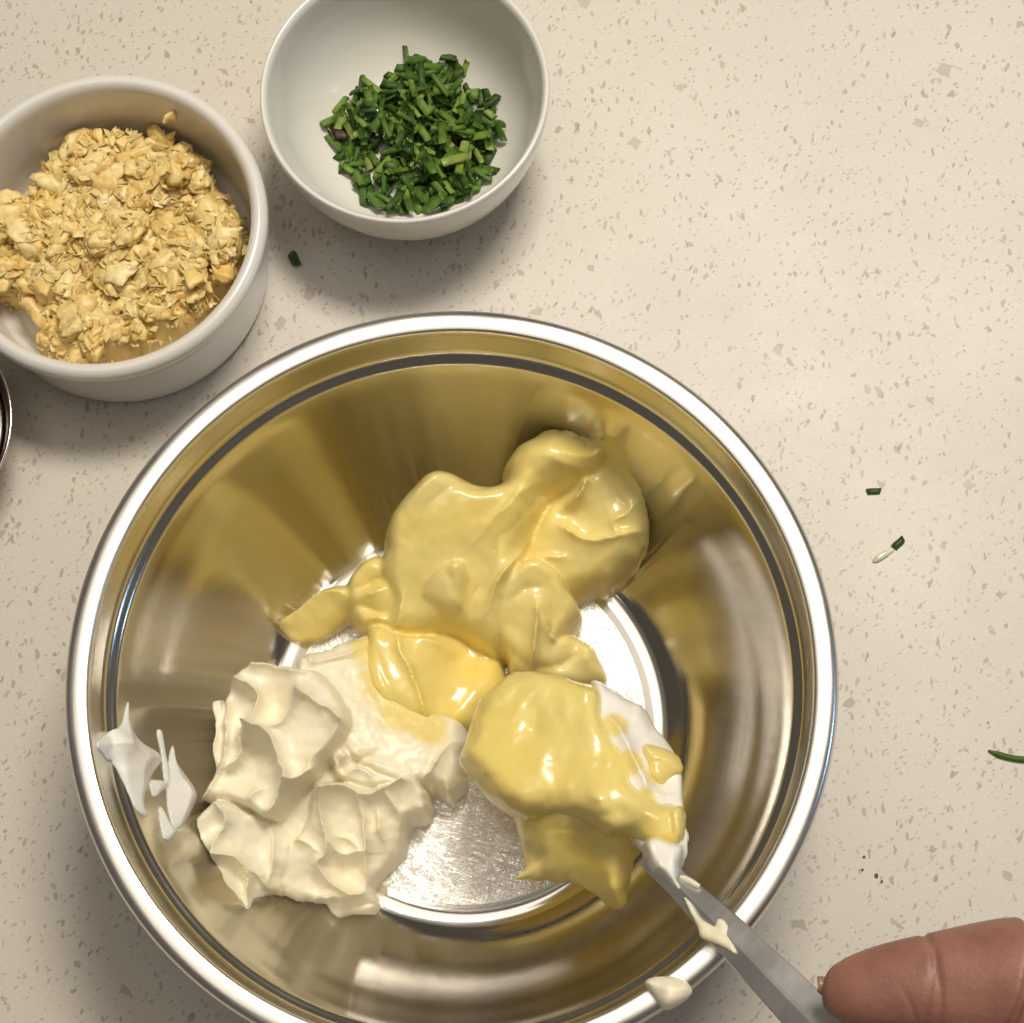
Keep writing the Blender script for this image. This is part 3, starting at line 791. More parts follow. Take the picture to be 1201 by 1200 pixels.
X, Y, Z, S, zl = sculpt(S_D, lambda X, Y: np.full(X.shape, 0.039), k=0.001, warp=0.0012, wscale=0.011, seed=61, fine=0.0003, fscale=0.006)
drip = heap_object('mayonnaise_drip', X, Y, Z, S, zl, M_MAYO, 0.0006, 3)
tag(drip, 'thick fold of mayonnaise hanging off the spoon edge in shade', 'mayonnaise')
S_W = [
    dict(poly=[(690, 790), (715, 798), (742, 815), (766, 845), (790, 876), (800, 905), (802, 940), (806, 965), (806, 1000), (798, 1030), (785, 1035), (770, 1010), (745, 1000), (725, 950), (705, 900), (690, 840)],
         z=60, top=[(720, 810, 62), (795, 900, 66), (770, 1010, 77)], w=5, smooth=3, adds=[(762, 862, -1.2, 6), (775, 930, -2.0, 5)],
         ridges=[([(718, 838), (735, 868), (746, 895), (756, 928)], 70, 4.0, 1.6, 2.0, (.5, 1, 1, 1)), ([(756, 928), (775, 932), (800, 928)], 73, 3.0, 1.5, 2.4), ([(792, 880), (800, 920), (805, 970), (804, 1010)], 72, 2.4, 1.6, 1.6, (.4, .8, 1, 1.2)), ([(768, 975), (790, 982), (804, 985)], 78, 1.8, 1.4, 1.6)]),
    dict(poly=[(750, 988), (764, 975), (785, 985), (800, 990), (803, 1010), (797, 1036), (806, 1056), (800, 1060), (788, 1048), (775, 1030), (762, 1022), (756, 1005)], z=78, top=[(770, 990, 85), (800, 1000, 84), (795, 1050, 88)], w=3, smooth=2, low=64,
         ridges=[([(760, 985), (768, 1005), (785, 1030), (800, 1055)], 86, 1.6, 1.6, 1.8), ([(785, 990), (792, 1010), (794, 1035)], 86, 1.6, 1.4, 1.8)]),
]
X, Y, Z, S, zl = sculpt(S_W, lambda X, Y: spoon_low(X, Y)-0.002, k=0.0005, warp=0.0009, wscale=0.008, seed=77, fine=0.0002, fscale=0.004)
wsc = heap_object('cream_scoop', X, Y, Z, S, zl, M_SCOOP, 0.0005, 2)
tag(wsc, 'white cream clinging to the spoon beside the yellow scoop and up its neck', 'cream')
def hit_handle(px, py):
    """level of the handle's upper face"""
    a, b_ = np.array(SP_N), np.array(SP_H)
    t0 = 0.5
    z = 0.09
    for _ in range(4):
        p = P(px, py, z)
        t = np.dot((p-a)[:2], (b_-a)[:2])/np.dot((b_-a)[:2], (b_-a)[:2])
        z = a[2]+(b_-a)[2]*t+0.0012
    return P(px, py, z)
smear('cream_smear', [([(802, 1052), (812, 1062), (822, 1078), (846, 1092), (858, 1104), (864, 1120), (850, 1112), (836, 1106), (822, 1100), (818, 1088), (808, 1068)], 1.5, 7),
                      ([(796, 1028), (806, 1028), (822, 1038), (818, 1042), (804, 1036)], 1.3, 5),
                      ([(842, 1078), (852, 1082), (854, 1096), (845, 1098), (840, 1088)], 1.4, 6)],
      M_CREAM, 'thin cream smear along the ridged steel spoon handle', 'smear', hit_handle)

# ================================================================== CERAMIC DISHES
RC = np.array([-0.1572, 0.2704]); RR = 54.5
CC = np.array([-0.058, 0.3148]); CRR = 48.2
RAM_IN = [(0, 5.5), (36, 5.5), (41.5, 6.2), (45, 8.5), (46.5, 12), (47.6, 25), (48.4, 38), (48.9, 42.5), (50.0, 44.6), (51.6, 45.3), (53.2, 44.7), (54.3, 43.2), (54.5, 41.0), (54.0, 38.5), (52.6, 36), (51.6, 32)]
RAM_OUT = [(51.6, 32), (50.6, 22), (49.4, 10), (48.6, 4), (47.4, 1.0), (45.6, 0.0), (43.5, 0.3), (42.5, 1.4), (0, 1.6)]
ram = empty('ramekin', (RC[0], RC[1], 0), 'straight sided white ceramic ramekin filled with yellow minced garlic', 'ramekin')
ri = spline(RAM_IN, 4); ro = spline(RAM_OUT, 4)
lathe('body', ri+ro[1:], M_CER, ram, 160)
CH_IN = [(0, 6.8), (14, 7.0), (24, 8.6), (31, 12), (37, 18), (41.4, 26), (44.0, 35), (45.2, 43), (45.7, 46.2), (46.6, 47.9), (47.6, 48.2), (48.2, 47.2), (48.2, 45.4)]
CH_OUT = [(48.2, 45.4), (47.6, 40), (46.2, 32), (43.2, 23), (38.6, 15), (33, 9.5), (28, 6.6), (25.5, 5.4), (25.0, 3.6), (25.0, 1.0), (24.2, 0.0), (22.4, 0.1), (21.6, 1.4), (20.5, 3.2), (0, 3.4)]
chb = empty('prep_bowl', (CC[0], CC[1], 0), 'round footed white ceramic bowl holding chopped green chives', 'bowl')
ci = spline(CH_IN, 4); co = spline(CH_OUT, 4)
lathe('body', ci+co[1:], M_CER2, chb, 160)
def inner(profile, c):
    a = np.array(profile)*0.001
    k = np.argmax(a[:, 1])+1
    def f(x, y):
        return np.interp(np.hypot(x-c[0], y-c[1]), a[:k, 0], a[:k, 1])
    return f
ram_z = inner(ri, RC); ch_z = inner(ci, CC)

# ================================================================== CHIVES
def mat_chive():
    m, nt, b = new_mat('chive')
    oi = nt.nodes.new('ShaderNodeObjectInfo')
    tc, o = coords(nt)
    r = ramp(nt, [(0.0, (0.024, 0.068, 0.010)), (0.35, (0.056, 0.126, 0.016)), (0.7, (0.112, 0.205, 0.028)), (0.93, (0.20, 0.30, 0.05)), (1.0, (0.25, 0.34, 0.07))])
    link(nt, oi, 'Random', r, 'Fac')
    n = node(nt, 'ShaderNodeTexNoise', Scale=400.0, Detail=3.0); link(nt, tc, o, n, 'Vector')
    rr = ramp(nt, [(0.3, (0.75,)*3), (0.7, (1.2,)*3)]); link(nt, n, 'Fac', rr, 'Fac')
    c = mix_color(nt, 1.0, r.outputs['Color'], rr.outputs['Color'], blend='MULTIPLY')
    nt.links.new(c, b.inputs['Base Color'])
    b.inputs['Roughness'].default_value = 0.5
    b.inputs['Specular IOR Level'].default_value = 0.3
    b.inputs['Subsurface Weight'].default_value = 0.0
    bump(nt, b, n, 'Fac', 0.15, 0.0003)
    return m
def mat_flat(name, col, rough=0.5, nscale=300):
    m, nt, b = new_mat(name)
    tc, o = coords(nt)
    n = node(nt, 'ShaderNodeTexNoise', Scale=nscale, Detail=3.0); link(nt, tc, o, n, 'Vector')
    c = ramp(nt, [(0.3, tuple(v*0.75 for v in col)), (0.7, tuple(min(v*1.15, 1) for v in col))])
    link(nt, n, 'Fac', c, 'Fac'); link(nt, c, 'Color', b, 'Base Color')
    b.inputs['Roughness'].default_value = rough
    return m
M_CHIVE = mat_chive()
M_CUT = mat_flat('chive_cut_end', (0.16, 0.27, 0.07), 0.45)
M_DARK = mat_flat('purple_leaf', (0.035, 0.014, 0.018), 0.5)
M_YCH = mat_flat('pale_chive', (0.27, 0.36, 0.07), 0.4)
def chive_mesh(length, rx, ry, bend, seed, mat=None):
    """short hollow stalk: outer skin, ring-shaped cut ends"""
    R = random.Random(seed)
    V, F, mi = [], [], []
    n, m = 9, 4
    for i in range(m):
        t = i/(m-1)-0.5
        for k in range(n):
            a = 2*math.pi*k/n
            sl = 0.35*rx*math.cos(a)*(1 if i == m-1 else (-0.8 if i == 0 else 0))
            w = 1+0.08*R.uniform(-1, 1)
            V.append((t*length+sl, rx*math.cos(a)*w, ry*math.sin(a)*w+bend*(0.25-t*t)))
    for i in range(m-1):
        for k in range(n):
            F.append((i*n+k, i*n+(k+1) % n, (i+1)*n+(k+1) % n, (i+1)*n+k)); mi.append(0)
    for e, row in ((-1, 0), (1, m-1)):
        base = len(V)
        for k in range(n):                    # inner ring of the cut
            v = V[row*n+k]
            cx = sum(V[row*n+q][0] for q in range(n))/n; cz = sum(V[row*n+q][2] for q in range(n))/n
            V.append((v[0], v[1]*0.55, cz+(v[2]-cz)*0.55))
        c = len(V); V.append((cx-e*0.0006, 0, cz))
        for k in range(n):
            q = (row*n+k, row*n+(k+1) % n, base+(k+1) % n, base+k)
            tq = (base+k, base+(k+1) % n, c)
            F.append(q if e < 0 else q[::-1]); mi.append(1)
            F.append(tq if e < 0 else tq[::-1]); mi.append(0)
    me = bpy.data.meshes.new('chive_piece')
    me.from_pydata(V, [], F); me.materials.append(mat or M_CHIVE); me.materials.append(M_CUT)
    me.polygons.foreach_set('material_index', mi)
    me.polygons.foreach_set('use_smooth', [m_ == 0 for m_ in mi]); me.update()
    return me
chive_meshes = []
for k in range(14):
    L = random.uniform(0.0045, 0.0092); r = random.uniform(0.0009, 0.0017)
    chive_meshes.append((chive_mesh(L, r, r*random.uniform(0.45, 0.9), random.uniform(-0.001, 0.002), k), L, r))
class Deposit:
    """drops pieces on a height map so that each rests on what lies below"""
    def __init__(s, c, half, fn, cell=0.0006):
        s.c, s.half, s.cell = c, half, cell
        g = np.arange(-half, half, cell)
        s.X, s.Y = np.meshgrid(g+c[0], g+c[1], indexing='ij')
        s.H = fn(s.X, s.Y)
    def at(s, x, y):
        i = int((x-s.c[0]+s.half)/s.cell); j = int((y-s.c[1]+s.half)/s.cell)
        n = s.H.shape[0]
        return min(max(i, 0), n-1), min(max(j, 0), n-1)
    def rod(s, x, y, L, r, yaw, sink=0.35):
        ca, sa = math.cos(yaw), math.sin(yaw)
        pts = [(x+ca*t*L, y+sa*t*L) for t in (-0.5, -0.25, 0, 0.25, 0.5)]
        hs = [s.H[s.at(*p)] for p in pts]
        l, m_, h = max(hs[:2]), hs[2], max(hs[3:])
        pitch = math.atan2((h-l)*0.75, L*0.8)
        zc = max(m_, (l+h)/2)+r*(1-sink)
        dx = s.X-x; dy = s.Y-y
        u = dx*ca+dy*sa; v = -dx*sa+dy*ca
        ins = (np.abs(u) < L/2) & (np.abs(v) < r)
        top = zc+u*math.tan(pitch)+np.sqrt(np.maximum(r*r-v*v, 0))*0.8
        s.H = np.where(ins, np.maximum(s.H, top), s.H)
        return zc, pitch
CH_POLY = [(380, 152), (388, 118), (412, 98), (445, 88), (462, 68), (490, 62), (530, 66), (553, 72), (566, 100), (580, 120), (592, 158), (588, 190), (575, 210), (545, 232), (510, 250), (470, 252), (425, 243), (414, 222), (398, 214), (402, 190), (384, 168)]
chp = [P(a, b, 0.014)[:2] for a, b in CH_POLY]
dep = Deposit(CC, 0.045, ch_z)
chp_c = np.mean(chp, axis=0)
ext_r = max(np.hypot(*(q-chp_c)) for q in chp)
count = 0; spots = []
while count < 298:
    a = random.uniform(0, 2*math.pi); rr = ext_r*math.sqrt(random.random())
    x, y = chp_c[0]+rr*math.cos(a), chp_c[1]+rr*math.sin(a)
    s_ = float(sdf(np.array([x]), np.array([y]), chp)[0])
    lim = -0.001 if count < 150 else (-0.006 if count < 220 else -0.010)
    if s_ > lim: continue
    spots.append((x, y)); count += 1
# bottom layer of the heap, hidden below the pieces that can be told apart
BV, BF = [], []
for k in range(170):
    while True:
        x, y = chp_c[0]+random.uniform(-ext_r, ext_r), chp_c[1]+random.uniform(-ext_r, ext_r)
        if float(sdf(np.array([x]), np.array([y]), chp)[0]) < -0.002: break
    me, L, r = random.choice(chive_meshes)
    yaw = random.uniform(0, 2*math.pi)
    z, pitch = dep.rod(x, y, L, r, yaw)
    mt = Matrix.Translation((x, y, z)) @ Matrix.Rotation(yaw, 4, 'Z') @ Matrix.Rotation(-pitch, 4, 'Y')
    b0 = len(BV)
    BV += [mt @ v.co for v in me.vertices]
    BF += [tuple(q+b0 for q in pl.vertices) for pl in me.polygons]
tag(mesh_obj('chopped_chives', BV, BF, M_CHIVE), 'dense underlayer of chopped green chives in the footed white bowl', 'chives', kind='stuff')
CH_LABEL = 'short cut green chive piece in the heap inside the footed white bowl'
for k, (x, y) in enumerate(spots):
    me, L, r = random.choice(chive_meshes)
    yaw = random.uniform(0, 2*math.pi)
    z, pitch = dep.rod(x, y, L, r, yaw)
    o = bpy.data.objects.new('chive_piece', me); COL.objects.link(o)
    o.location = (x, y, z)
    o.rotation_euler = (random.uniform(-0.5, 0.5), -pitch+random.uniform(-0.18, 0.18), yaw)
    tag(o, CH_LABEL, 'chive', 'cut chives in the footed bowl')
def special(name, px, py, mat, L, rx, ry, yaw, label, cat, z=None, bend=0.0):
    me = chive_mesh(L, rx, ry, bend, 99, mat)
    p = P(px, py, 0.018 if z is None else z)
    if z is None:
        zz, pt = dep.rod(p[0], p[1], L, rx, yaw)
    else:
        zz, pt = z, 0
    o = bpy.data.objects.new(name, me); COL.objects.link(o)
    o.location = (p[0], p[1], zz); o.rotation_euler = (0, -pt, yaw)
    return tag(o, label, cat)
special('chive_piece', 536, 192, M_YCH, 0.0105, 0.0016, 0.0010, 0.1, 'longest pale yellow green chive piece lying on top of the heap', 'chive')
special('leaf_bit', 396, 150, M_DARK, 0.0055, 0.0026, 0.0007, 0.2, 'dark purple leaf bit at the edge of the chive heap', 'leaf')
# chives spilt on the worktop
special('chive_piece', 345, 304, M_CHIVE, 0.0050, 0.0016, 0.0010, -1.1, 'single green chive piece lying on the worktop between the ramekin and footed bowl', 'chive', z=0.0010)
special('chive_piece', 1025, 576, M_CHIVE, 0.0046, 0.0010, 0.0007, 0.05, 'dark green chive piece lying flat on the bare worktop without a pale flake', 'chive', z=0.0007)
special('chive_piece', 1054, 637, M_CHIVE, 0.0044, 0.0012, 0.0008, 0.75, 'dark green chive piece on the worktop touching a pale flake', 'chive', z=0.0008)
def blade():
    pts = [P(a, b, 0.0008) for a, b in [(1159, 880), (1172, 885), (1188, 889), (1206, 891), (1226, 890)]]
    V, F = tube_geo(spline(pts, 4), list(np.interp(np.linspace(0, 1, 17), [0, .25, 1], [0.0002, 0.0010, 0.0010])), 8)
    for v in V: v[2] = 0.0002+max(v[2], 0)*0.8
    return V, F
V, F = blade()
tag(mesh_obj('chive', V, F, M_CHIVE), 'long thin uncut green chive blade lying on the worktop', 'chive')
V, F = tube_geo(spline([P(a, b, 0.0006) for a, b in [(1024, 659), (1034, 652), (1042, 647), (1048, 643)]], 3), [0.0003, 0.001, 0.0012, 0.0013, 0.0012, 0.0012, 0.001, 0.0009, 0.0008, 0.0003], 7)
for v in V: v[2] = max(0.0001, v[2]*0.6)
tag(mesh_obj('pale_flake', V, F, mat_flat('pale_flake', (0.72, 0.70, 0.50), 0.15)), 'tiny pale wet flake on the worktop next to a chive piece', 'flake')

# ================================================================== MINCED GARLIC
M_GAR = []
def mat_garlic():
    m, nt, b = new_mat('minced_garlic')
    oi = nt.nodes.new('ShaderNodeObjectInfo')
    tc, o = coords(nt)
    r = ramp(nt, [(0.0, (0.82, 0.58, 0.20)), (0.35, (0.86, 0.64, 0.26)), (0.75, (0.88, 0.68, 0.30)), (1.0, (0.90, 0.73, 0.37))])
    link(nt, oi, 'Random', r, 'Fac')
    n = node(nt, 'ShaderNodeTexNoise', Scale=3.0, Detail=5.0); link(nt, tc, o, n, 'Vector')
    rr = ramp(nt, [(0.3, (0.90, 0.87, 0.80)), (0.7, (1.08, 1.08, 1.08))]); link(nt, n, 'Fac', rr, 'Fac')
    c = mix_color(nt, 1.0, r.outputs['Color'], rr.outputs['Color'], blend='MULTIPLY')
    nt.links.new(c, b.inputs['Base Color'])
    b.inputs['Roughness'].default_value = 0.4
    b.inputs['Subsurface Weight'].default_value = 0.45
    b.inputs['Subsurface Radius'].default_value = (1.0, 0.88, 0.65)
    b.inputs['Subsurface Scale'].default_value = 0.0014
    bump(nt, b, n, 'Fac', 0.4, 0.0006)
    return m
M_GARLIC = mat_garlic()
from mathutils import noise as mn
def crumb_mesh(seed, flat):
    bm = bmesh.new(); bmesh.ops.create_icosphere(bm, subdivisions=3, radius=1.0)
    R = np.random.default_rng(seed)
    sc = np.array([1.0, R.uniform(0.55, 0.95), flat*0.8])
    off = Vector(R.uniform(-50, 50, 3))
    planes = R.normal(size=(11, 3)); planes /= np.linalg.norm(planes, axis=1)[:, None]
    offs = R.uniform(0.30, 0.85, 11)
    for v in bm.verts:
        d = 1+0.5*mn.fractal(v.co*1.2+off, 0.7, 2.3, 5)
        p = np.array(v.co)*d
        for n_, o_ in zip(planes[:6], offs):               # chopped flats
            q = p@n_-o_
            if q > 0: p = p-n_*q*0.65
        p = p*(1.12-0.26*abs(mn.noise(v.co*4.0+off))+0.035*R.normal())
        v.co = Vector(p*sc*1.15)
    me = bpy.data.meshes.new('garlic_crumb'); bm.to_mesh(me); bm.free()
    me.materials.append(M_GARLIC); me.update()
    me.polygons.foreach_set('use_smooth', [True]*len(me.polygons))
    return me
crumbs = [crumb_mesh(100+k, f) for k, f in enumerate([0.45, 0.5, 0.6, 0.7, 0.4, 0.55, 0.7, 0.35, 0.5, 0.6, 0.3, 0.45, 0.35, 0.4])]
G_POLY = [(-60, 250), (-30, 225), (0, 228), (40, 226), (62, 205), (50, 160), (76, 125), (112, 115), (140, 135), (152, 118), (195, 135), (230, 168), (250, 205), (272, 235), (288, 275), (290, 300), (275, 335), (245, 368), (212, 390), (180, 402), (150, 420), (110, 428), (70, 428), (42, 412), (40, 380), (30, 350), (0, 345), (-30, 350), (-60, 320)]
gp = [P(a, b, 0.020)[:2] for a, b in G_POLY]
# keep the heap inside the dish
gp = [RC+(q-RC)*min(1.0, 0.0455/max(np.hypot(*(q-RC)), 1e-6)) for q in gp]
GX, GY = np.meshgrid(np.arange(RC[0]-0.05, RC[0]+0.05, 0.0007), np.arange(RC[1]-0.05, RC[1]+0.05, 0.0007), indexing='ij')
gs = sdf(GX, GY, gp)
def mound(X, Y):
    s_ = sdf(X, Y, gp)
    e = np.clip(-s_/0.008, 0, 1)
    return ram_z(X, Y)*0+0.0056+0.0195*np.sqrt(1-(1-e)**2)+0.0026*fbm(X, Y, 0.013, 3, 8)*e
GZ = mound(GX, GY)+0.0034*(0.5-np.abs(fbm(GX, GY, 0.0075, 2, 4)))*np.clip(-gs/0.006, 0, 1)+0.0016*fbm(GX, GY, 0.003, 3, 14)
mash = heap_object('minced_garlic', GX, GY, GZ, gs, np.full(GX.shape, 0.0056), M_GARLIC, 0.0006, 0, bottom=0.0004)
tag(mash, 'wet mass of finely minced yellow garlic filling the white ramekin', 'garlic', kind='stuff')
gdep = Deposit(RC, 0.05, lambda X, Y: np.where(sdf(X, Y, gp) < 0, mound(X, Y), ram_z(X, Y)))
count = 0
while count < 298:
    a = random.uniform(0, 2*math.pi); rr = 0.047*math.sqrt(random.random())
    x, y = RC[0]+rr*math.cos(a), RC[1]+rr*math.sin(a)
    if float(sdf(np.array([x]), np.array([y]), gp)[0]) > -0.0015: continue
    s_ = random.choice([0.0026, 0.0032, 0.0038, 0.0046, 0.0054, 0.0062])
    room = 0.0464-math.hypot(x-RC[0], y-RC[1])
    if room < 0.0022: continue
    s_ = min(s_, room)
    i, j = gdep.at(x, y)
    z = gdep.H[max(i-2, 0):i+3, max(j-2, 0):j+3].mean()+s_*0.05
    o = bpy.data.objects.new('garlic_crumb', random.choice(crumbs)); COL.objects.link(o)
    o.location = (x, y, z); o.scale = (s_, s_, s_)
    o.rotation_euler = (random.uniform(-0.6, 0.6), random.uniform(-0.6, 0.6), random.uniform(0, 6.28))
    m_ = (gdep.X-x)**2+(gdep.Y-y)**2 < (s_*0.7)**2
    gdep.H = np.where(m_, np.maximum(gdep.H, z+s_*0.25), gdep.H)
    tag(o, 'small chopped yellow garlic crumb in the white ramekin', 'garlic', 'minced garlic crumbs in the ramekin')
    count += 1
SV, SF = [], []
R = np.random.default_rng(5)
n_s = 0
while n_s < 1700:
    a = R.uniform(0, 6.283); rr = 0.046*math.sqrt(R.random())
    x, y = RC[0]+rr*math.cos(a), RC[1]+rr*math.sin(a)
    if float(sdf(np.array([x]), np.array([y]), gp)[0]) > 0.0005 or rr > 0.0440: continue
    i, j = gdep.at(x, y)
    sz = R.uniform(0.0008, 0.0026)
    c = np.array([x, y, gdep.H[i, j]+sz*0.2])
    e1 = R.normal(size=3)*np.array([1, 1, 0.3]); e1 /= np.linalg.norm(e1); e2 = np.cross(e1, R.normal(size=3)); e2 /= np.linalg.norm(e2); e3 = np.cross(e1, e2)
    base = len(SV); m_ = 6
    for k in range(m_):
        q = 6.283*k/m_
        w_ = sz*R.uniform(0.55, 1.25)
        SV.append(c+e1*math.cos(q)*w_*1.3+e2*math.sin(q)*w_*0.8)
    SV.append(c+e3*sz*R.uniform(0.12, 0.3)); SV.append(c-e3*sz*0.15)
    for k in range(m_):
        SF.append((base+k, base+(k+1) % m_, base+m_)); SF.append((base+(k+1) % m_, base+k, base+m_+1))
    n_s += 1
sh = mesh_obj('garlic_shreds', SV, SF, M_GARLIC, None, smooth=False)
tag(sh, 'fine ragged garlic shreds over the minced heap in the ramekin', 'garlic', kind='stuff')
p = P(204, 131, 0.036)
o = bpy.data.objects.new('garlic_crumb', crumbs[4]); COL.objects.link(o)
q = RC+(p[:2]-RC)*(0.0468/np.hypot(*(p[:2]-RC)))
o.location = (q[0], q[1], 0.036); o.scale = (0.003, 0.0022, 0.0026); o.rotation_euler = (1.2, 0.3, 0.8)
tag(o, 'lone garlic crumb stuck high on the inner wall of the ramekin', 'garlic')

# ================================================================== DARK DISH AT THE EDGE
DR = 0.040
dc = P(14, 498, 0.026)
dcx, dcy = dc[0]-DR, dc[1]
M_DISH = mat_steel('dish_steel', 0.12, 'rim', (0.80, 0.76, 0.72))
M_SAUCE = mat_flat('dark_sauce', (0.035, 0.014, 0.010), 0.12, 60)
dish = empty('sauce_cup', (dcx, dcy, 0), 'small steel cup of dark brown sauce cut off beside the ramekin', 'cup')
lathe('body', spline([(0, 3), (16, 3), (22, 5), (28, 10), (34, 17), (38.2, 24.4), (39.0, 25.6), (39.6, 26.1), (40, 25.4), (39.2, 23.8), (35, 16), (29, 8.5), (23, 3.2), (18, 0.4), (0, 0.5)], 4), M_DISH, dish, 120)
sa = lathe('dark_sauce', [(0, 20), (20, 20), (34, 20.05), (35.4, 20.2), (33, 17), (20, 6), (0, 4)], M_SAUCE, None, 96)
sa.location = (dcx, dcy, 0)
tag(sa, 'glossy dark brown sauce filling the small steel cup', 'sauce')

# reddish crumbs of spice on the worktop
M_SPICE = mat_flat('red_spice', (0.24, 0.07, 0.055), 0.6)
for k, (px, py, s_) in enumerate([(1013.5, 1005, 0.0006), (1011.5, 1020, 0.0005), (1028, 1027, 0.0008), (1034, 1034, 0.0006)]):
    bm = bmesh.new(); bmesh.ops.create_icosphere(bm, subdivisions=1, radius=s_)
    for v in bm.verts:
        v.co *= random.uniform(0.7, 1.2); v.co.z = max(v.co.z*0.6, -s_*0.4)
    me = bpy.data.meshes.new('spice_crumb'); bm.to_mesh(me); bm.free(); me.materials.append(M_SPICE)
    o = bpy.data.objects.new('spice_crumb', me); COL.objects.link(o)
    p = P(px, py, 0.0); o.location = (p[0], p[1], s_*0.4)
    tag(o, 'tiny dark red spice crumb on the worktop between the steel bowl and the hand', 'crumb', 'red crumbs on the worktop')

# ================================================================== HAND
def mat_skin():
    m, nt, b = new_mat('skin')
    tc, o = coords(nt)
    n = node(nt, 'ShaderNodeTexNoise', Scale=70.0, Detail=7.0, Roughness=0.65); link(nt, tc, o, n, 'Vector')
    c = ramp(nt, [(0.3, (0.25, 0.108, 0.080)), (0.7, (0.37, 0.172, 0.128))])
    link(nt, n, 'Fac', c, 'Fac'); link(nt, c, 'Color', b, 'Base Color')
    b.inputs['Roughness'].default_value = 0.48
    b.inputs['Subsurface Weight'].default_value = 0.25
    b.inputs['Subsurface Radius'].default_value = (1.0, 0.35, 0.2)
    b.inputs['Subsurface Scale'].default_value = 0.003
    v = node(nt, 'ShaderNodeTexVoronoi', Scale=900.0); link(nt, tc, o, v, 'Vector')
    b1 = bump(nt, b, v, 'Distance', 0.16, 0.0004)
    w = node(nt, 'ShaderNodeTexNoise', Scale=220.0, Detail=4.0); link(nt, tc, o, w, 'Vector')
    bump(nt, b, w, 'Fac', 0.2, 0.0005, b1)
    return m
M_SKIN = mat_skin()
M_NAIL = mat_flat('nail', (0.36, 0.22, 0.14), 0.3)
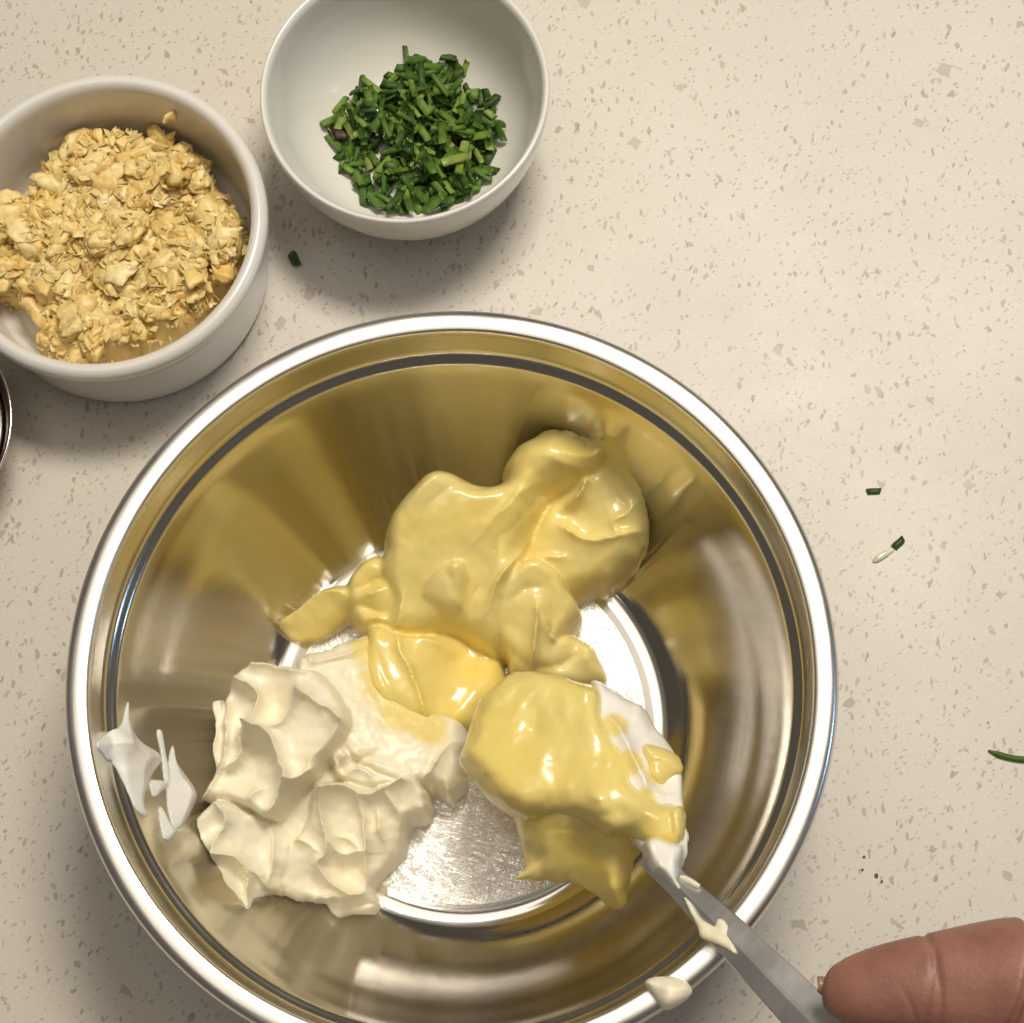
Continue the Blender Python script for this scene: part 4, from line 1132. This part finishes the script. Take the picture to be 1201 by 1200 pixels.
def hand():
    nodes, edges = [], []
    def nd(px, py, z, r):
        nodes.append((tuple(P(px, py, z*0.001)), r*0.001)); return len(nodes)-1
    def chain(start, pts):
        prev = start
        for q in pts:
            k = nd(*q); edges.append((prev, k)); prev = k
        return prev
    wrist = nd(1560, 1560, 120, 27)
    palm = nd(1440, 1430, 124, 27); edges.append((wrist, palm))
    chain(wrist, [(1700, 1720, 116, 31)])
    # thumb lies along the picture's lower edge, its pad towards the handle
    chain(palm, [(1370, 1310, 134, 21), (1275, 1200, 136, 21), (1205, 1154, 133, 18.6), (1145, 1156, 131, 15), (1088, 1159, 129, 13.0), (1042, 1161, 127.5, 11.4), (1004, 1163, 126, 9.4), (978, 1161, 124.5, 6.6), (964, 1158, 124, 4.0)])
    # four fingers curl below the handle
    kn = chain(palm, [(1400, 1330, 118, 19)])
    chain(kn, [(1330, 1250, 110, 10.5), (1230, 1230, 96, 9.6), (1130, 1260, 92, 8.8), (1080, 1310, 98, 7.4)])
    chain(kn, [(1350, 1320, 106, 10.5), (1240, 1310, 90, 9.8), (1150, 1345, 88, 8.8), (1110, 1400, 96, 7.2)])
    kn2 = chain(palm, [(1410, 1440, 110, 18)])
    chain(kn2, [(1360, 1410, 100, 10), (1265, 1400, 86, 9.2), (1190, 1430, 86, 8.4), (1160, 1480, 95, 7)])
    chain(kn2, [(1390, 1490, 98, 9), (1310, 1480, 86, 8), (1250, 1510, 88, 7.2), (1225, 1545, 95, 6)])
    me = bpy.data.meshes.new('hand')
    me.from_pydata([n[0] for n in nodes], edges, [])
    o = bpy.data.objects.new('hand', me); COL.objects.link(o)
    sk = o.modifiers.new('skin', 'SKIN'); sk.use_smooth_shade = True
    for i, sv in enumerate(me.skin_vertices[0].data):
        sv.radius = (nodes[i][1]*1.1, nodes[i][1]*1.1); sv.use_root = (i == 1)
    sb = o.modifiers.new('sub', 'SUBSURF'); sb.levels = 3; sb.render_levels = 3
    me.materials.append(M_SKIN)
    bake(o)
    rmh = o.modifiers.new('remesh', 'REMESH'); rmh.mode = 'VOXEL'; rmh.voxel_size = 0.0006; rmh.use_smooth_shade = True
    s = o.modifiers.new('smooth', 'SMOOTH'); s.factor = 0.5; s.iterations = 6
    bake(o)
    # flexion creases pressed into the skin
    me = o.data
    co = np.empty(len(me.vertices)*3); me.vertices.foreach_get('co', co); co = co.reshape(-1, 3)
    no = np.empty(len(me.vertices)*3); me.vertices.foreach_get('normal', no); no = no.reshape(-1, 3)
    rel = (co-CAM)@CR
    px = PW/2+FPX*rel[:, 0]/-rel[:, 2]; py = PH/2-FPX*rel[:, 1]/-rel[:, 2]
    def crease(p0, p1, bow, depth, width, zmin):
        nonlocal co
        a = P(p0[0], p0[1], 0.13); b_ = P(p1[0], p1[1], 0.13)
        d = (b_-a)[:2]; L = np.hypot(*d); d = d/L
        q = co[:, :2]-a[:2]
        u = q@d; v = q@np.array([-d[1], d[0]])
        v = v-bow*np.sin(np.clip(u/L, 0, 1)*math.pi)
        g = np.exp(-(v/width)**2)*np.exp(-(np.maximum(0, np.abs(u-L/2)-L/2)/0.004)**2)*(co[:, 2] > zmin)
        co = co-no*(depth*g)[:, None]
    crease((1080, 1085), (1094, 1215), 0.0008, 0.0006, 0.0009, 0.118)
    crease((1197, 1070), (1160, 1225), 0.0015, 0.0014, 0.0010, 0.118)
    crease((1060, 1180), (1075, 1215), 0.0, 0.0003, 0.0007, 0.118)
    crease((1088, 1130), (1076, 1215), -0.0004, 0.0004, 0.0009, 0.118)
    me.vertices.foreach_set('co', co.ravel()); me.update()
    return o
hnd = hand()
tag(hnd, 'brown skinned hand gripping the spoon handle, thumb side in view', 'hand')
nV, nF = [], []
for i in range(5):
    for j in range(7):
        u = i/4; a = (j-3)/3*0.9
        pc = np.array(P(972-13*u, 1160-6*u, 0.1225))
        nV.append(pc+np.array([0, math.sin(a)*0.0036*(1-0.4*u), 0.0006-0.003*(1-math.cos(a))]))
for i in range(4):
    for j in range(6):
        k = i*7+j; nF.append((k, k+1, k+8, k+7))
nl = mesh_obj('nail', nV, nF, M_NAIL, hnd)
so = nl.modifiers.new('solid', 'SOLIDIFY'); so.thickness = 0.0007; so.offset = 0; bake(nl)
